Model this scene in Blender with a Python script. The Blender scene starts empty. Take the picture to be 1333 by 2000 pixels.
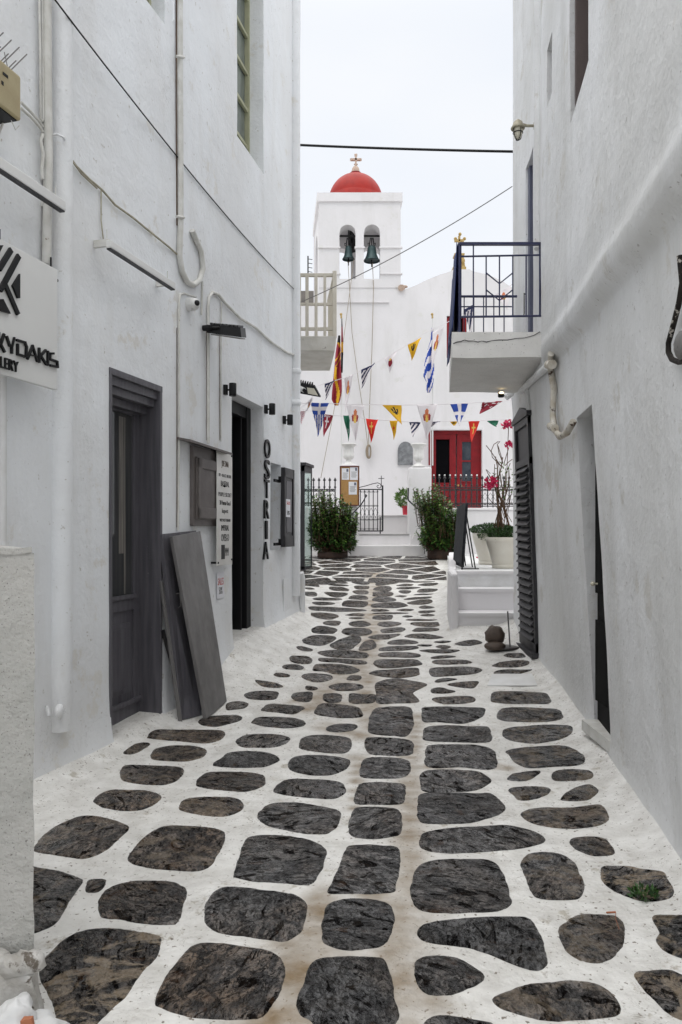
import bpy, math, random
import numpy as np
from mathutils import Vector, noise
R = math.radians
random.seed(7)
S = bpy.context.scene
COL = S.collection
# ------------------------------------------------------------------ camera model (metres, looking +Y)
FP, CX, HY, CZ = 1450.0, 666.5, 1040.0, 1.6
def P(px, py, Y):
    return Vector(((px-CX)/FP*Y, Y, CZ-(py-HY)/FP*Y))
cam = bpy.data.cameras.new('camera'); co = bpy.data.objects.new('camera', cam); COL.objects.link(co)
co.location = (0, 0, CZ); co.rotation_euler = (R(90), 0, 0)
cam.sensor_width = 36; cam.lens = 36*FP/2000; cam.shift_y = 40/2000; cam.shift_x = 0
cam.clip_end = 3000; cam.clip_start = .05
S.camera = co
S.view_settings.view_transform = 'Standard'; S.view_settings.look = 'None'
S.view_settings.exposure = -0.13; S.view_settings.gamma = 1
S.cycles.max_bounces = 10; S.cycles.diffuse_bounces = 6
# ------------------------------------------------------------------ helpers
def sm(a, b, x):
    t = min(1, max(0, (x-a)/(b-a))); return t*t*(3-2*t)
def interp(x, pts):
    if x <= pts[0][0]: return pts[0][1]
    for (x0, y0), (x1, y1) in zip(pts, pts[1:]):
        if x <= x1: return y0+(y1-y0)*(x-x0)/(x1-x0)
    return pts[-1][1]
def nz(x, y, z, s=1): return noise.noise(Vector((x*s, y*s, z*s)))
class MB:
    def __init__(s): s.v = []; s.f = []; s.m = []; s.sm = []
    def add(s, vs, fs, m=0, smooth=False):
        b = len(s.v); s.v += [tuple(v) for v in vs]
        for f in fs: s.f.append([b+i for i in f]); s.m.append(m); s.sm.append(smooth)
        return s
    def box(s, p0, p1, m=0):
        x0, y0, z0 = p0; x1, y1, z1 = p1
        v = [(x, y, z) for z in (z0, z1) for y in (y0, y1) for x in (x0, x1)]
        return s.add(v, [(0,2,3,1),(4,5,7,6),(0,1,5,4),(2,6,7,3),(0,4,6,2),(1,3,7,5)], m)
    def hexa(s, c, m=0):   # 8 corners: bottom 4 (loop), top 4 (loop)
        return s.add(c, [(3,2,1,0),(4,5,6,7),(0,1,5,4),(1,2,6,5),(2,3,7,6),(3,0,4,7)], m)
    def fbox(s, fr, s0, s1, z0, z1, n0, n1, m=0):
        c = [fr(s0,z0,n0), fr(s1,z0,n0), fr(s1,z0,n1), fr(s0,z0,n1), fr(s0,z1,n0), fr(s1,z1,n0), fr(s1,z1,n1), fr(s0,z1,n1)]
        return s.hexa(c, m)
    def prism(s, poly, ext, m=0, smooth=False):
        n = len(poly); e = Vector(ext); a = [Vector(p) for p in poly]; b = [p+e for p in a]
        s.add(a+b, [list(range(n))[::-1], list(range(n, 2*n))], m)
        s.add(a+b, [(i, (i+1) % n, n+(i+1) % n, n+i) for i in range(n)], m, smooth)
        return s
    def tube(s, pts, r, seg=8, m=0, closed=False, rr=None):
        pts = [Vector(p) for p in pts]; n = len(pts); rings = []
        up = None
        for i, p in enumerate(pts):
            t = (pts[(i+1) % n]-pts[i-1]) if closed else (pts[min(i+1, n-1)]-pts[max(i-1, 0)])
            if t.length < 1e-9: t = Vector((0, 0, 1))
            t.normalize()
            if up is None: up = Vector((0, 0, 1)) if abs(t.z) < .9 else Vector((1, 0, 0))
            u = t.cross(up)
            if u.length < 1e-4: u = t.cross(Vector((1, .3, 0)))
            u.normalize(); w = u.cross(t); up = w.cross(Vector((0,0,0))) if False else w
            ra = rr[i] if rr else r
            rings.append([p+ra*(math.cos(a)*u+math.sin(a)*w) for a in [2*math.pi*k/seg for k in range(seg)]])
        vs = [v for q in rings for v in q]; fs = []
        for i in range(n if closed else n-1):
            j = (i+1) % n
            for k in range(seg):
                l = (k+1) % seg; fs.append((i*seg+k, i*seg+l, j*seg+l, j*seg+k))
        s.add(vs, fs, m, True)
        if not closed: s.add(rings[0], [list(range(seg))[::-1]], m); s.add(rings[-1], [list(range(seg))], m)
        return s
    def lathe(s, c, prof, seg=24, m=0, cap=True):   # prof: (r, z) list
        c = Vector(c); vs = []; n = len(prof)
        for r, z in prof:
            for k in range(seg):
                a = 2*math.pi*k/seg; vs.append(c+Vector((r*math.cos(a), r*math.sin(a), z)))
        fs = [(i*seg+k, i*seg+(k+1) % seg, (i+1)*seg+(k+1) % seg, (i+1)*seg+k) for i in range(n-1) for k in range(seg)]
        s.add(vs, fs, m, True)
        if cap:
            s.add(vs[:seg], [list(range(seg))[::-1]], m); s.add(vs[-seg:], [list(range(seg))], m)
        return s
    def ball(s, c, r, m=0, seg=10, sq=(1,1,1), jit=0):
        c = Vector(c); vs = []; rings = max(4, seg//2+1)
        for i in range(rings+1):
            t = math.pi*i/rings
            for k in range(seg):
                a = 2*math.pi*k/seg
                d = Vector((math.sin(t)*math.cos(a)*sq[0], math.sin(t)*math.sin(a)*sq[1], math.cos(t)*sq[2]))*r
                if jit: d *= 1+jit*noise.noise(d*(2.2/r)+c)
                vs.append(c+d)
        fs = [(i*seg+k, (i+1)*seg+k, (i+1)*seg+(k+1) % seg, i*seg+(k+1) % seg) for i in range(rings) for k in range(seg)]
        return s.add(vs, fs, m, True)
def wloc(o):
    l = Vector((0,0,0))
    while o: l += Vector(o.location); o = o.parent
    return l
def part(name, mb, mats, parent=None, bev=0, auto=False):
    me = bpy.data.meshes.new(name)
    off = wloc(parent) if parent else Vector((0,0,0))
    me.from_pydata([tuple(Vector(v)-off) for v in mb.v], [], mb.f)
    if not isinstance(mats, (list, tuple)): mats = [mats]
    for m in mats: me.materials.append(m)
    me.polygons.foreach_set('material_index', mb.m); me.polygons.foreach_set('use_smooth', mb.sm)
    me.update()
    o = bpy.data.objects.new(name, me); COL.objects.link(o)
    if parent: o.parent = parent
    if bev:
        b = o.modifiers.new('bevel', 'BEVEL'); b.width = bev; b.segments = 2; b.limit_method = 'ANGLE'; b.angle_limit = R(40)
    return o
def recenter(o):
    me = o.data; n = len(me.vertices); a = np.empty(n*3, 'f'); me.vertices.foreach_get('co', a); a = a.reshape(-1, 3)
    c = np.array([(a[:,0].min()+a[:,0].max())/2, (a[:,1].min()+a[:,1].max())/2, a[:,2].min()]); a -= c
    me.vertices.foreach_set('co', a.ravel()); me.update(); o.location = Vector(c.tolist())
def tag(o, label, cat, group=None):
    o['label'] = label; o['category'] = cat
    if group: o['group'] = group
    return o
def thing(name, label, cat, loc, group=None):
    o = bpy.data.objects.new(name, None); COL.objects.link(o); o.location = loc; o.empty_display_size = .2
    return tag(o, label, cat, group)
def single(name, mb, mats, label, cat, group=None, bev=0):
    o = part(name, mb, mats, None, bev); recenter(o); return tag(o, label, cat, group)
def struct(name, mb, mats):
    o = part(name, mb, mats); o['kind'] = 'structure'; return o
# ------------------------------------------------------------------ materials
def mat(name, c1, c2=None, rough=.6, scale=3, detail=6, bump=0, bscale=40, bdist=.004, spec=.5, metal=0, stretch=(1,1,1),
        streak=0, streakc=(.35,.34,.32), speck=0, speckc=(.05,.045,.04), speckscale=60, island=None, rough2=None, wear=None, coat=0, crack=0, crackc=(.66,.65,.62)):
    m = bpy.data.materials.new(name); m.use_nodes = True; nt = m.node_tree; N = nt.nodes; L = nt.links
    b = N['Principled BSDF']; tc = N.new('ShaderNodeTexCoord')
    def nzn(sc, det=detail, st=(1,1,1), ro=.55):
        mp = N.new('ShaderNodeMapping'); mp.inputs['Scale'].default_value = st; L.new(tc.outputs['Object'], mp.inputs[0])
        t = N.new('ShaderNodeTexNoise'); t.inputs['Scale'].default_value = sc; t.inputs['Detail'].default_value = det
        t.inputs['Roughness'].default_value = ro; L.new(mp.outputs[0], t.inputs['Vector']); return t.outputs['Fac']
    def ramp(src, p0, p1):
        r = N.new('ShaderNodeMapRange'); r.inputs['From Min'].default_value = p0; r.inputs['From Max'].default_value = p1
        r.clamp = True; L.new(src, r.inputs['Value']); return r.outputs[0]
    def mix(f, a, c):
        x = N.new('ShaderNodeMix'); x.data_type = 'RGBA'
        if isinstance(f, float): x.inputs[0].default_value = f
        else: L.new(f, x.inputs[0])
        for i, q in ((6, a), (7, c)):
            if isinstance(q, tuple): x.inputs[i].default_value = (*q[:3], 1)
            else: L.new(q, x.inputs[i])
        return x.outputs[2]
    m['h'] = 0
    col = c1
    if c2: col = mix(ramp(nzn(scale, st=stretch), .35, .65), c1, c2)
    if island:
        g = N.new('ShaderNodeNewGeometry'); col = mix(g.outputs['Random Per Island'], col, island)
    if streak:
        f = ramp(nzn(1.0, 8, (2.6, 2.6, .5), .68), .5, .72); k = N.new('ShaderNodeMath'); k.operation = 'MULTIPLY'; L.new(f, k.inputs[0]); k.inputs[1].default_value = streak
        col = mix(k.outputs[0], col, streakc)
    if crack:
        f = ramp(nzn(.9, 6, (1, 1, .8)), .42, .62); k = N.new('ShaderNodeMath'); k.operation = 'MULTIPLY'; L.new(f, k.inputs[0]); k.inputs[1].default_value = .55
        col = mix(k.outputs[0], col, crackc)
        q = N.new('ShaderNodeMath'); q.operation = 'SUBTRACT'; L.new(nzn(1.6, 9, ro=.6), q.inputs[0]); q.inputs[1].default_value = .5
        q2 = N.new('ShaderNodeMath'); q2.operation = 'ABSOLUTE'; L.new(q.outputs[0], q2.inputs[0])
        q3 = N.new('ShaderNodeMapRange'); q3.inputs['From Min'].default_value = 0; q3.inputs['From Max'].default_value = .0022; q3.inputs['To Min'].default_value = crack; q3.inputs['To Max'].default_value = 0; L.new(q2.outputs[0], q3.inputs['Value'])
        q4 = N.new('ShaderNodeMath'); q4.operation = 'MULTIPLY'; L.new(q3.outputs[0], q4.inputs[0]); L.new(ramp(nzn(1.1, 3), .52, .62), q4.inputs[1])
        col = mix(q4.outputs[0], col, (.3,.29,.28))
    if wear:
        f = ramp(nzn(wear[1], 8, ro=.7), wear[2], wear[2]+.05); col = mix(f, col, wear[0])
    if speck:
        f = ramp(nzn(speckscale, 3), .68-.1*speck, .72-.1*speck); col = mix(f, col, speckc)
    if isinstance(col, tuple): b.inputs['Base Color'].default_value = (*col[:3], 1)
    else: L.new(col, b.inputs['Base Color'])
    b.inputs['Roughness'].default_value = rough; b.inputs['Metallic'].default_value = metal
    b.inputs['Specular IOR Level'].default_value = spec; b.inputs['Coat Weight'].default_value = coat
    if rough2 is not None:
        r = N.new('ShaderNodeMapRange'); r.inputs['From Min'].default_value = .35; r.inputs['From Max'].default_value = .65
        r.inputs['To Min'].default_value = rough; r.inputs['To Max'].default_value = rough2
        L.new(nzn(7), r.inputs['Value']); L.new(r.outputs[0], b.inputs['Roughness'])
    if bump:
        bp = N.new('ShaderNodeBump'); bp.inputs['Strength'].default_value = bump; bp.inputs['Distance'].default_value = bdist
        n1 = nzn(bscale, 8); L.new(n1, bp.inputs['Height'])
        b2 = N.new('ShaderNodeBump'); b2.inputs['Strength'].default_value = bump*.8; b2.inputs['Distance'].default_value = bdist*5
        n2 = nzn(bscale/9, 4); L.new(n2, b2.inputs['Height']); L.new(bp.outputs[0], b2.inputs['Normal']); L.new(b2.outputs[0], b.inputs['Normal'])
    return m
M = {}
M['wallL'] = mat('whitewash_cool', (.815,.835,.86), (.775,.79,.81), .75, 1.2, bump=.75, bscale=32, bdist=.006, crack=.5, crackc=(.70,.70,.70), wear=((.70,.69,.665), 2.4, .60), streak=.34, streakc=(.56,.54,.50), speck=.02, speckc=(.55,.54,.52), speckscale=22)
M['wallR'] = mat('whitewash_worn', (.80,.81,.825), (.715,.72,.725), .75, 1.1, bump=.8, bscale=30, bdist=.007, crack=.5, crackc=(.60,.60,.585), wear=((.62,.61,.585), 2.0, .58), streak=.55, streakc=(.50,.495,.48), stretch=(1,1,.4), speck=.03, speckc=(.45,.44,.43), speckscale=30)
M['church'] = mat('church_whitewash', (.74,.725,.735), (.70,.685,.695), .75, .8, bump=.4, bscale=20, bdist=.005, crack=.3, crackc=(.66,.65,.65), wear=((.66,.65,.635), 1.6, .60), streak=.45, streakc=(.56,.55,.53))
M['pipe'] = mat('painted_pipe', (.66,.655,.63), (.54,.53,.49), .6, 9, bump=.5, bscale=60, wear=((.22,.17,.12), 14, .66))
M['pipew'] = mat('whitewashed_pipe', (.70,.705,.71), (.62,.62,.61), .7, 6, bump=.5, bscale=50)
M['rustpipe'] = mat('flaking_pipe', (.62,.60,.55), (.45,.40,.32), .7, 12, bump=.8, bscale=60, wear=((.07,.04,.025), 16, .56))
M['hose'] = mat('flaking_black_hose', (.012,.010,.009), (.03,.024,.02), .7, 12, bump=.8, bscale=60, spec=.2, wear=((.45,.42,.38), 28, .56))
M['grey'] = mat('grey_paint', (.118,.113,.128), (.075,.072,.083), .5, 5, bump=.5, bscale=60, bdist=.003, stretch=(5,5,.35), wear=((.19,.185,.19), 26, .67))
M['greyd'] = mat('dark_grey_paint', (.026,.025,.029), (.018,.017,.020), .5, 5, bump=.2, bscale=60)
M['plank'] = mat('grey_board', (.175,.168,.166), (.115,.11,.11), .32, 2.5, bump=.35, bscale=50, bdist=.003, stretch=(3,3,.5), rough2=.55, wear=((.24,.235,.23), 20, .68))
M['cab'] = mat('taupe_grey_paint', (.135,.118,.112), (.105,.09,.087), .55, 6, bump=.3, bscale=60)
M['black'] = mat('black_metal', (.012,.012,.013), None, .4)
M['iron'] = mat('wrought_iron', (.015,.015,.018), (.03,.03,.033), .45, 20, bump=.3, bscale=80)
M['navy'] = mat('navy_paint', (.02,.024,.07), (.03,.035,.09), .4, 12, bump=.2, bscale=80)
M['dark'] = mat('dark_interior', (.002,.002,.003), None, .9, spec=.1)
M['glass'] = mat('dark_glass', (.035,.037,.04), (.07,.07,.07), .06, 2.5, stretch=(6,6,.4))  # paler streaks in the colour stand in for reflections
M['bglass'] = mat('blue_grey_glass', (.015,.022,.035), (.05,.06,.075), .15, 3)
M['curt'] = mat('curtain_behind_glass', (.24,.22,.20), (.10,.10,.095), .12, 3, stretch=(8,8,.5))
M['signw'] = mat('sign_panel', (.70,.70,.69), (.66,.66,.65), .4, 2)
M['plate'] = mat('acrylic_plate', (.66,.65,.63), (.58,.57,.54), .25, 3)
M['ink'] = mat('black_lettering', (.006,.006,.007), None, .45, spec=.3)
M['inkg'] = mat('grey_lettering', (.16,.155,.15), None, .6)
M['redink'] = mat('faded_red_print', (.55,.16,.15), None, .6)
M['olive'] = mat('olive_window_paint', (.42,.42,.28), (.36,.36,.24), .5, 8)
M['olglass'] = mat('dusty_glass', (.22,.25,.22), (.14,.16,.15), .2, 2, stretch=(3,3,1))
M['brown'] = mat('brown_board', (.11,.085,.08), (.065,.052,.05), .7, 3, bump=.3, stretch=(1,1,.3))
M['bluegrey'] = mat('blue_grey_door', (.13,.14,.20), (.11,.12,.17), .5, 4)
M['jb'] = mat('yellowed_plastic', (.40,.34,.20), (.33,.27,.15), .5, 6, bump=.3, wear=((.12,.09,.05), 18, .68))
M['cream'] = mat('cream_paint', (.62,.58,.50), (.54,.50,.42), .6, 5, bump=.3, streak=.3, streakc=(.3,.27,.2))
M['slab'] = mat('stained_concrete', (.72,.71,.69), (.64,.63,.61), .8, 4, bump=.6, bscale=30, speck=.1)
M['red'] = mat('red_paint', (.23,.007,.012), (.17,.005,.009), .45, 6, bump=.2, bscale=60, spec=.3, wear=((.30,.05,.05), 30, .70))
M['dome'] = mat('dome_red', (.36,.019,.012), (.29,.014,.010), .5, 5, bump=.2, bscale=20, wear=((.42,.07,.05), 9, .66), spec=.25)
M['gold'] = mat('ochre_stone', (.50,.36,.14), (.36,.24,.08), .7, 18, bump=.6, bscale=50)
M['pinkst'] = mat('pinkish_stone', (.55,.42,.34), (.42,.31,.24), .7, 20, bump=.6, bscale=50)
M['bell'] = mat('verdigris_bronze', (.035,.075,.075), (.02,.045,.05), .45, 12, bump=.3, metal=.3)
M['marble'] = mat('grey_marble', (.26,.27,.28), (.13,.135,.145), .4, 9, bump=.2)
M['step'] = mat('pale_marble', (.42,.42,.41), (.34,.34,.33), .25, 5)
M['cork'] = mat('cork', (.42,.24,.09), (.36,.20,.07), .9, 30, bump=.4, bscale=120)
M['wood'] = mat('red_brown_wood', (.13,.03,.02), (.09,.02,.015), .5, 10)
M['paper'] = mat('paper', (.74,.74,.78), None, .8)
M['pot'] = mat('cream_planter', (.74,.71,.63), (.68,.64,.55), .45, 4, bump=.15)
M['redpot'] = mat('red_plastic', (.60,.03,.06), None, .4)
M['wpot'] = mat('whitewashed_urn', (.74,.735,.72), (.66,.65,.63), .6, 12, bump=.4)
M['barrel'] = mat('old_planter_wood', (.06,.032,.02), (.03,.017,.012), .8, 10, bump=.8, bscale=30)
M['soil'] = mat('soil', (.04,.03,.02), None, .95)
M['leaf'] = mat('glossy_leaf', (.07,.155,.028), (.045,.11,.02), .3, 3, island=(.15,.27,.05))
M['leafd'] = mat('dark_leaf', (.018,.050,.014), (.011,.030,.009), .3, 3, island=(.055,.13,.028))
M['bark'] = mat('bark', (.13,.075,.04), (.075,.042,.025), .85, 20, bump=.8, bscale=60)
M['pink'] = mat('magenta_bract', (.65,.02,.12), (.5,.01,.07), .6, 10)
M['rope'] = mat('rope', (.34,.28,.21), (.22,.18,.13), .9, 60, bump=.8, bscale=150)
M['boulder'] = mat('brown_rock', (.085,.06,.045), (.05,.036,.028), .6, 9, bump=.8, bscale=30)
M['terra'] = mat('terracotta', (.38,.14,.07), None, .8)
M['slate'] = mat('slate_plate', (.05,.045,.042), (.035,.03,.03), .35, 8, bump=.5)
M['lamp'] = mat('lamp_metal', (.42,.39,.30), (.30,.27,.20), .5, 15, metal=.2)
M['lampglass'] = mat('lamp_glass', (.55,.52,.42), None, .1)
M['poster'] = mat('menu_board', (.006,.007,.010), (.028,.030,.036), .7, 4, spec=.2, stretch=(1,3,3))
M['cw'] = mat('white_cloth', (.72,.68,.70), None, .8)
M['cb'] = mat('blue_cloth', (.02,.07,.38), (.015,.05,.30), .8, 8)
M['cn'] = mat('navy_cloth', (.015,.02,.07), None, .8)
M['cy'] = mat('yellow_cloth', (.72,.42,.015), (.62,.35,.01), .8, 8)
M['cr'] = mat('red_cloth', (.72,.03,.015), (.6,.02,.012), .8, 8)
M['cm'] = mat('maroon_cloth', (.28,.015,.035), (.22,.01,.025), .8, 8)
M['cg'] = mat('green_cloth', (.02,.16,.09), (.015,.12,.07), .8, 8)
M['ck'] = mat('black_cloth', (.012,.01,.012), None, .8)
M['co'] = mat('orange_print', (.6,.22,.08), (.5,.12,.06), .8, 30)
M['cgold'] = mat('gold_print', (.72,.5,.1), None, .7)
M['cp'] = mat('pink_cloth', (.70,.20,.28), (.7,.5,.5), .8, 40)
def emis(name, c, st):
    m = bpy.data.materials.new(name); m.use_nodes = True; b = m.node_tree.nodes['Principled BSDF']
    b.inputs['Emission Color'].default_value = (*c, 1); b.inputs['Emission Strength'].default_value = st; return m
M['bulb'] = emis('lit_bulb', (1, .75, .4), 4)
# mortar (ground) with channel stain attribute
def ground_mat():
    m = mat('whitewashed_mortar', (.77,.76,.735), (.60,.585,.555), .55, 6.5, bump=1.0, bscale=24, bdist=.010, speck=.45, speckc=(.20,.17,.14), speckscale=44, rough2=.32, wear=((.47,.44,.385), 6, .60))
    nt = m.node_tree; N = nt.nodes; L = nt.links; b = N['Principled BSDF']
    old = b.inputs['Base Color'].links[0].from_socket
    at = N.new('ShaderNodeAttribute'); at.attribute_name = 'stain'
    tc = N.new('ShaderNodeTexCoord')
    t = N.new('ShaderNodeTexNoise'); t.inputs['Scale'].default_value = 5; t.inputs['Detail'].default_value = 7; L.new(tc.outputs['Object'], t.inputs['Vector'])
    r = N.new('ShaderNodeMapRange'); r.inputs['From Min'].default_value = .3; r.inputs['From Max'].default_value = .7; r.inputs['To Min'].default_value = .35; r.inputs['To Max'].default_value = 1.1; L.new(t.outputs['Fac'], r.inputs['Value'])
    k = N.new('ShaderNodeMath'); k.operation = 'MULTIPLY'; L.new(at.outputs['Fac'], k.inputs[0]); L.new(r.outputs[0], k.inputs[1])
    k.use_clamp = True
    x = N.new('ShaderNodeMix'); x.data_type = 'RGBA'; L.new(k.outputs[0], x.inputs[0]); L.new(old, x.inputs[6])
    x.inputs[7].default_value = (.22,.155,.085,1)
    # hairline dirt cracks
    v = N.new('ShaderNodeTexNoise'); v.inputs['Scale'].default_value = 9; v.inputs['Detail'].default_value = 9; v.inputs['Distortion'].default_value = 1.5; L.new(tc.outputs['Object'], v.inputs['Vector'])
    a = N.new('ShaderNodeMath'); a.operation = 'SUBTRACT'; L.new(v.outputs['Fac'], a.inputs[0]); a.inputs[1].default_value = .5
    ab = N.new('ShaderNodeMath'); ab.operation = 'ABSOLUTE'; L.new(a.outputs[0], ab.inputs[0])
    mr = N.new('ShaderNodeMapRange'); mr.inputs['From Min'].default_value = 0; mr.inputs['From Max'].default_value = .010; mr.inputs['To Min'].default_value = .75; mr.inputs['To Max'].default_value = 0; L.new(ab.outputs[0], mr.inputs['Value'])
    v2 = N.new('ShaderNodeTexNoise'); v2.inputs['Scale'].default_value = 3; L.new(tc.outputs['Object'], v2.inputs['Vector'])
    m2 = N.new('ShaderNodeMapRange'); m2.inputs['From Min'].default_value = .44; m2.inputs['From Max'].default_value = .6; L.new(v2.outputs['Fac'], m2.inputs['Value'])
    mm = N.new('ShaderNodeMath'); mm.operation = 'MULTIPLY'; L.new(mr.outputs[0], mm.inputs[0]); L.new(m2.outputs[0], mm.inputs[1])
    y = N.new('ShaderNodeMix'); y.data_type = 'RGBA'; L.new(mm.outputs[0], y.inputs[0]); L.new(x.outputs[2], y.inputs[6]); y.inputs[7].default_value = (.2,.17,.13,1)
    L.new(y.outputs[2], b.inputs['Base Color'])
    return m
M['ground'] = ground_mat()
def stone_mat():
    m = bpy.data.materials.new('wet_schist'); m.use_nodes = True; nt = m.node_tree; N = nt.nodes; L = nt.links; b = N['Principled BSDF']
    tc = N.new('ShaderNodeTexCoord'); g = N.new('ShaderNodeNewGeometry'); at = N.new('ShaderNodeAttribute'); at.attribute_name = 'tone'
    sp = N.new('ShaderNodeSeparateColor'); L.new(at.outputs['Color'], sp.inputs[0])
    # per-stone shifted coordinates so no pattern runs across stones
    cb = N.new('ShaderNodeVectorMath'); cb.operation = 'SCALE'; L.new(at.outputs['Color'], cb.inputs[0]); cb.inputs['Scale'].default_value = 37
    ad = N.new('ShaderNodeVectorMath'); ad.operation = 'ADD'; L.new(tc.outputs['Object'], ad.inputs[0]); L.new(cb.outputs[0], ad.inputs[1])
    ro = N.new('ShaderNodeVectorRotate'); ro.rotation_type = 'Z_AXIS'; L.new(ad.outputs[0], ro.inputs['Vector'])
    ang = N.new('ShaderNodeMath'); ang.operation = 'MULTIPLY'; L.new(g.outputs['Random Per Island'], ang.inputs[0]); ang.inputs[1].default_value = 2.4; L.new(ang.outputs[0], ro.inputs['Angle'])
    def tex(sc, det, dist=0, st=(1,1,1), rg=.6):
        mp = N.new('ShaderNodeMapping'); mp.inputs['Scale'].default_value = st; L.new(ro.outputs[0], mp.inputs[0])
        t = N.new('ShaderNodeTexNoise'); t.inputs['Scale'].default_value = sc; t.inputs['Detail'].default_value = det; t.inputs['Distortion'].default_value = dist; t.inputs['Roughness'].default_value = rg
        L.new(mp.outputs[0], t.inputs['Vector']); return t.outputs['Fac']
    def rng(s, a, c, d=0, e=1):
        r = N.new('ShaderNodeMapRange'); r.inputs['From Min'].default_value = a; r.inputs['From Max'].default_value = c; r.inputs['To Min'].default_value = d; r.inputs['To Max'].default_value = e; L.new(s, r.inputs['Value']); return r.outputs[0]
    def mul(a, c):
        k = N.new('ShaderNodeMath'); k.operation = 'MULTIPLY'; k.use_clamp = True
        for i, q in enumerate((a, c)):
            if isinstance(q, (int, float)): k.inputs[i].default_value = q
            else: L.new(q, k.inputs[i])
        return k.outputs[0]
    def mix(f, a, c):
        x = N.new('ShaderNodeMix'); x.data_type = 'RGBA'; L.new(f, x.inputs[0])
        for i, q in ((6, a), (7, c)):
            if isinstance(q, tuple): x.inputs[i].default_value = (*q, 1)
            else: L.new(q, x.inputs[i])
        return x.outputs[2]
    f1 = tex(7, 10, 1.8, (1, 1.6, 1), .64); f2 = tex(24, 9, 1.6, (1, 1.5, 1), .62); f3 = tex(2.6, 5, .4)
    grey = mix(rng(f1, .43, .575), (.014,.014,.016), (.20,.20,.205))  # pale-dark contrast painted in for sky glints and shaded ridge sides
    brn = mix(rng(f1, .43, .59), (.016,.011,.008), (.19,.142,.105))
    wsel = N.new('ShaderNodeMath'); wsel.operation = 'ADD'; wsel.use_clamp = True; L.new(sp.outputs[0], wsel.inputs[0]); L.new(rng(f3, .4, .62, -.35, .35), wsel.inputs[1])
    c = mix(wsel.outputs[0], grey, brn)
    c = mix(mul(rng(f2, .50, .57), .85), c, (.010,.009,.009))
    c = mix(mul(rng(tex(4.5, 9, 2.4, (1, 1.9, 1), .62), .565, .59), .9), c, (.005,.004,.004))
    def line(src, w_):
        q = N.new('ShaderNodeMath'); q.operation = 'SUBTRACT'; L.new(src, q.inputs[0]); q.inputs[1].default_value = .5
        q2 = N.new('ShaderNodeMath'); q2.operation = 'ABSOLUTE'; L.new(q.outputs[0], q2.inputs[0]); return rng(q2.outputs[0], w_*.4, w_, 1, 0)
    l1 = line(tex(3.5, 6, 2.5, (1, 2.5, 1), .6), .009); l2 = line(tex(9, 6, 2.5, (1, 1.8, 1), .6), .015); l3 = line(tex(13, 5, 3, (1, 2, 1), .6), .022)
    gl_ = mix(rng(sp.outputs[2], 0, 1, 0, 1), (.70,.70,.70), (1.5,1.46,1.42)); xm = N.new('ShaderNodeMix'); xm.data_type = 'RGBA'; xm.blend_type = 'MULTIPLY'; xm.inputs[0].default_value = 1; L.new(c, xm.inputs[6]); L.new(gl_, xm.inputs[7]); c = xm.outputs[2]
    crev = rng(tex(4.5, 9, 2.4, (1, 1.9, 1), .62), .565, .59)
    dk = N.new('ShaderNodeMath'); dk.operation = 'MAXIMUM'; L.new(l1, dk.inputs[0]); L.new(l2, dk.inputs[1])
    dk2 = N.new('ShaderNodeMath'); dk2.operation = 'MAXIMUM'; L.new(dk.outputs[0], dk2.inputs[0]); L.new(crev, dk2.inputs[1])
    dk3 = N.new('ShaderNodeMath'); dk3.operation = 'MAXIMUM'; L.new(dk2.outputs[0], dk3.inputs[0]); L.new(rng(f2, .50, .57, 0, .8), dk3.inputs[1])
    wet = N.new('ShaderNodeMath'); wet.operation = 'SUBTRACT'; wet.use_clamp = True; wet.inputs[0].default_value = 1; L.new(dk3.outputs[0], wet.inputs[1])
    c = mix(mul(l3, .35), c, (.20,.20,.205)); c = mix(mul(l2, .85), c, (.005,.004,.004)); c = mix(mul(l1, .95), c, (.003,.003,.003))  # pale lines are painted highlights, dark ones cracks
    patch = mul(rng(tex(5.5, 12, .6, (1.6, .9, 1), .75), .50, .56), sp.outputs[1])
    c = mix(patch, c, (.34,.275,.205))
    rustf = mul(rng(tex(9, 8, .5), .60, .68), .35); c = mix(rustf, c, (.13,.065,.03))
    spk = rng(tex(90, 3), .68, .72); c = mix(mul(spk, .55), c, (.40,.38,.35))
    L.new(c, b.inputs['Base Color'])
    L.new(rng(tex(6, 8, .8), .40, .60, .10, .46), b.inputs['Roughness'])
    L.new(mul(wet.outputs[0], .6), b.inputs['Specular IOR Level'])
    b1 = N.new('ShaderNodeBump'); b1.inputs['Strength'].default_value = 1.0; b1.inputs['Distance'].default_value = .06; L.new(f1, b1.inputs['Height'])
    b2 = N.new('ShaderNodeBump'); b2.inputs['Strength'].default_value = 1.0; b2.inputs['Distance'].default_value = .02; L.new(f2, b2.inputs['Height']); L.new(b1.outputs[0], b2.inputs['Normal'])
    L.new(b2.outputs[0], b.inputs['Normal'])
    cw_ = N.new('ShaderNodeMath'); cw_.operation = 'ADD'; cw_.use_clamp = True; L.new(rng(tex(3.2, 8, .8), .47, .58, .0, .75), cw_.inputs[0]); L.new(mul(sp.outputs[0], -.0) if False else rng(sp.outputs[0], 0, 1, .15, -.25), cw_.inputs[1])
    L.new(mul(cw_.outputs[0], wet.outputs[0]), b.inputs['Coat Weight']); b.inputs['Coat Roughness'].default_value = .12; b.inputs['Coat IOR'].default_value = 1.5
    b3 = N.new('ShaderNodeBump'); b3.inputs['Strength'].default_value = .55; b3.inputs['Distance'].default_value = .018; L.new(f1, b3.inputs['Height']); L.new(b3.outputs[0], b.inputs['Coat Normal'])
    return m
M['stone'] = stone_mat()
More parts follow.
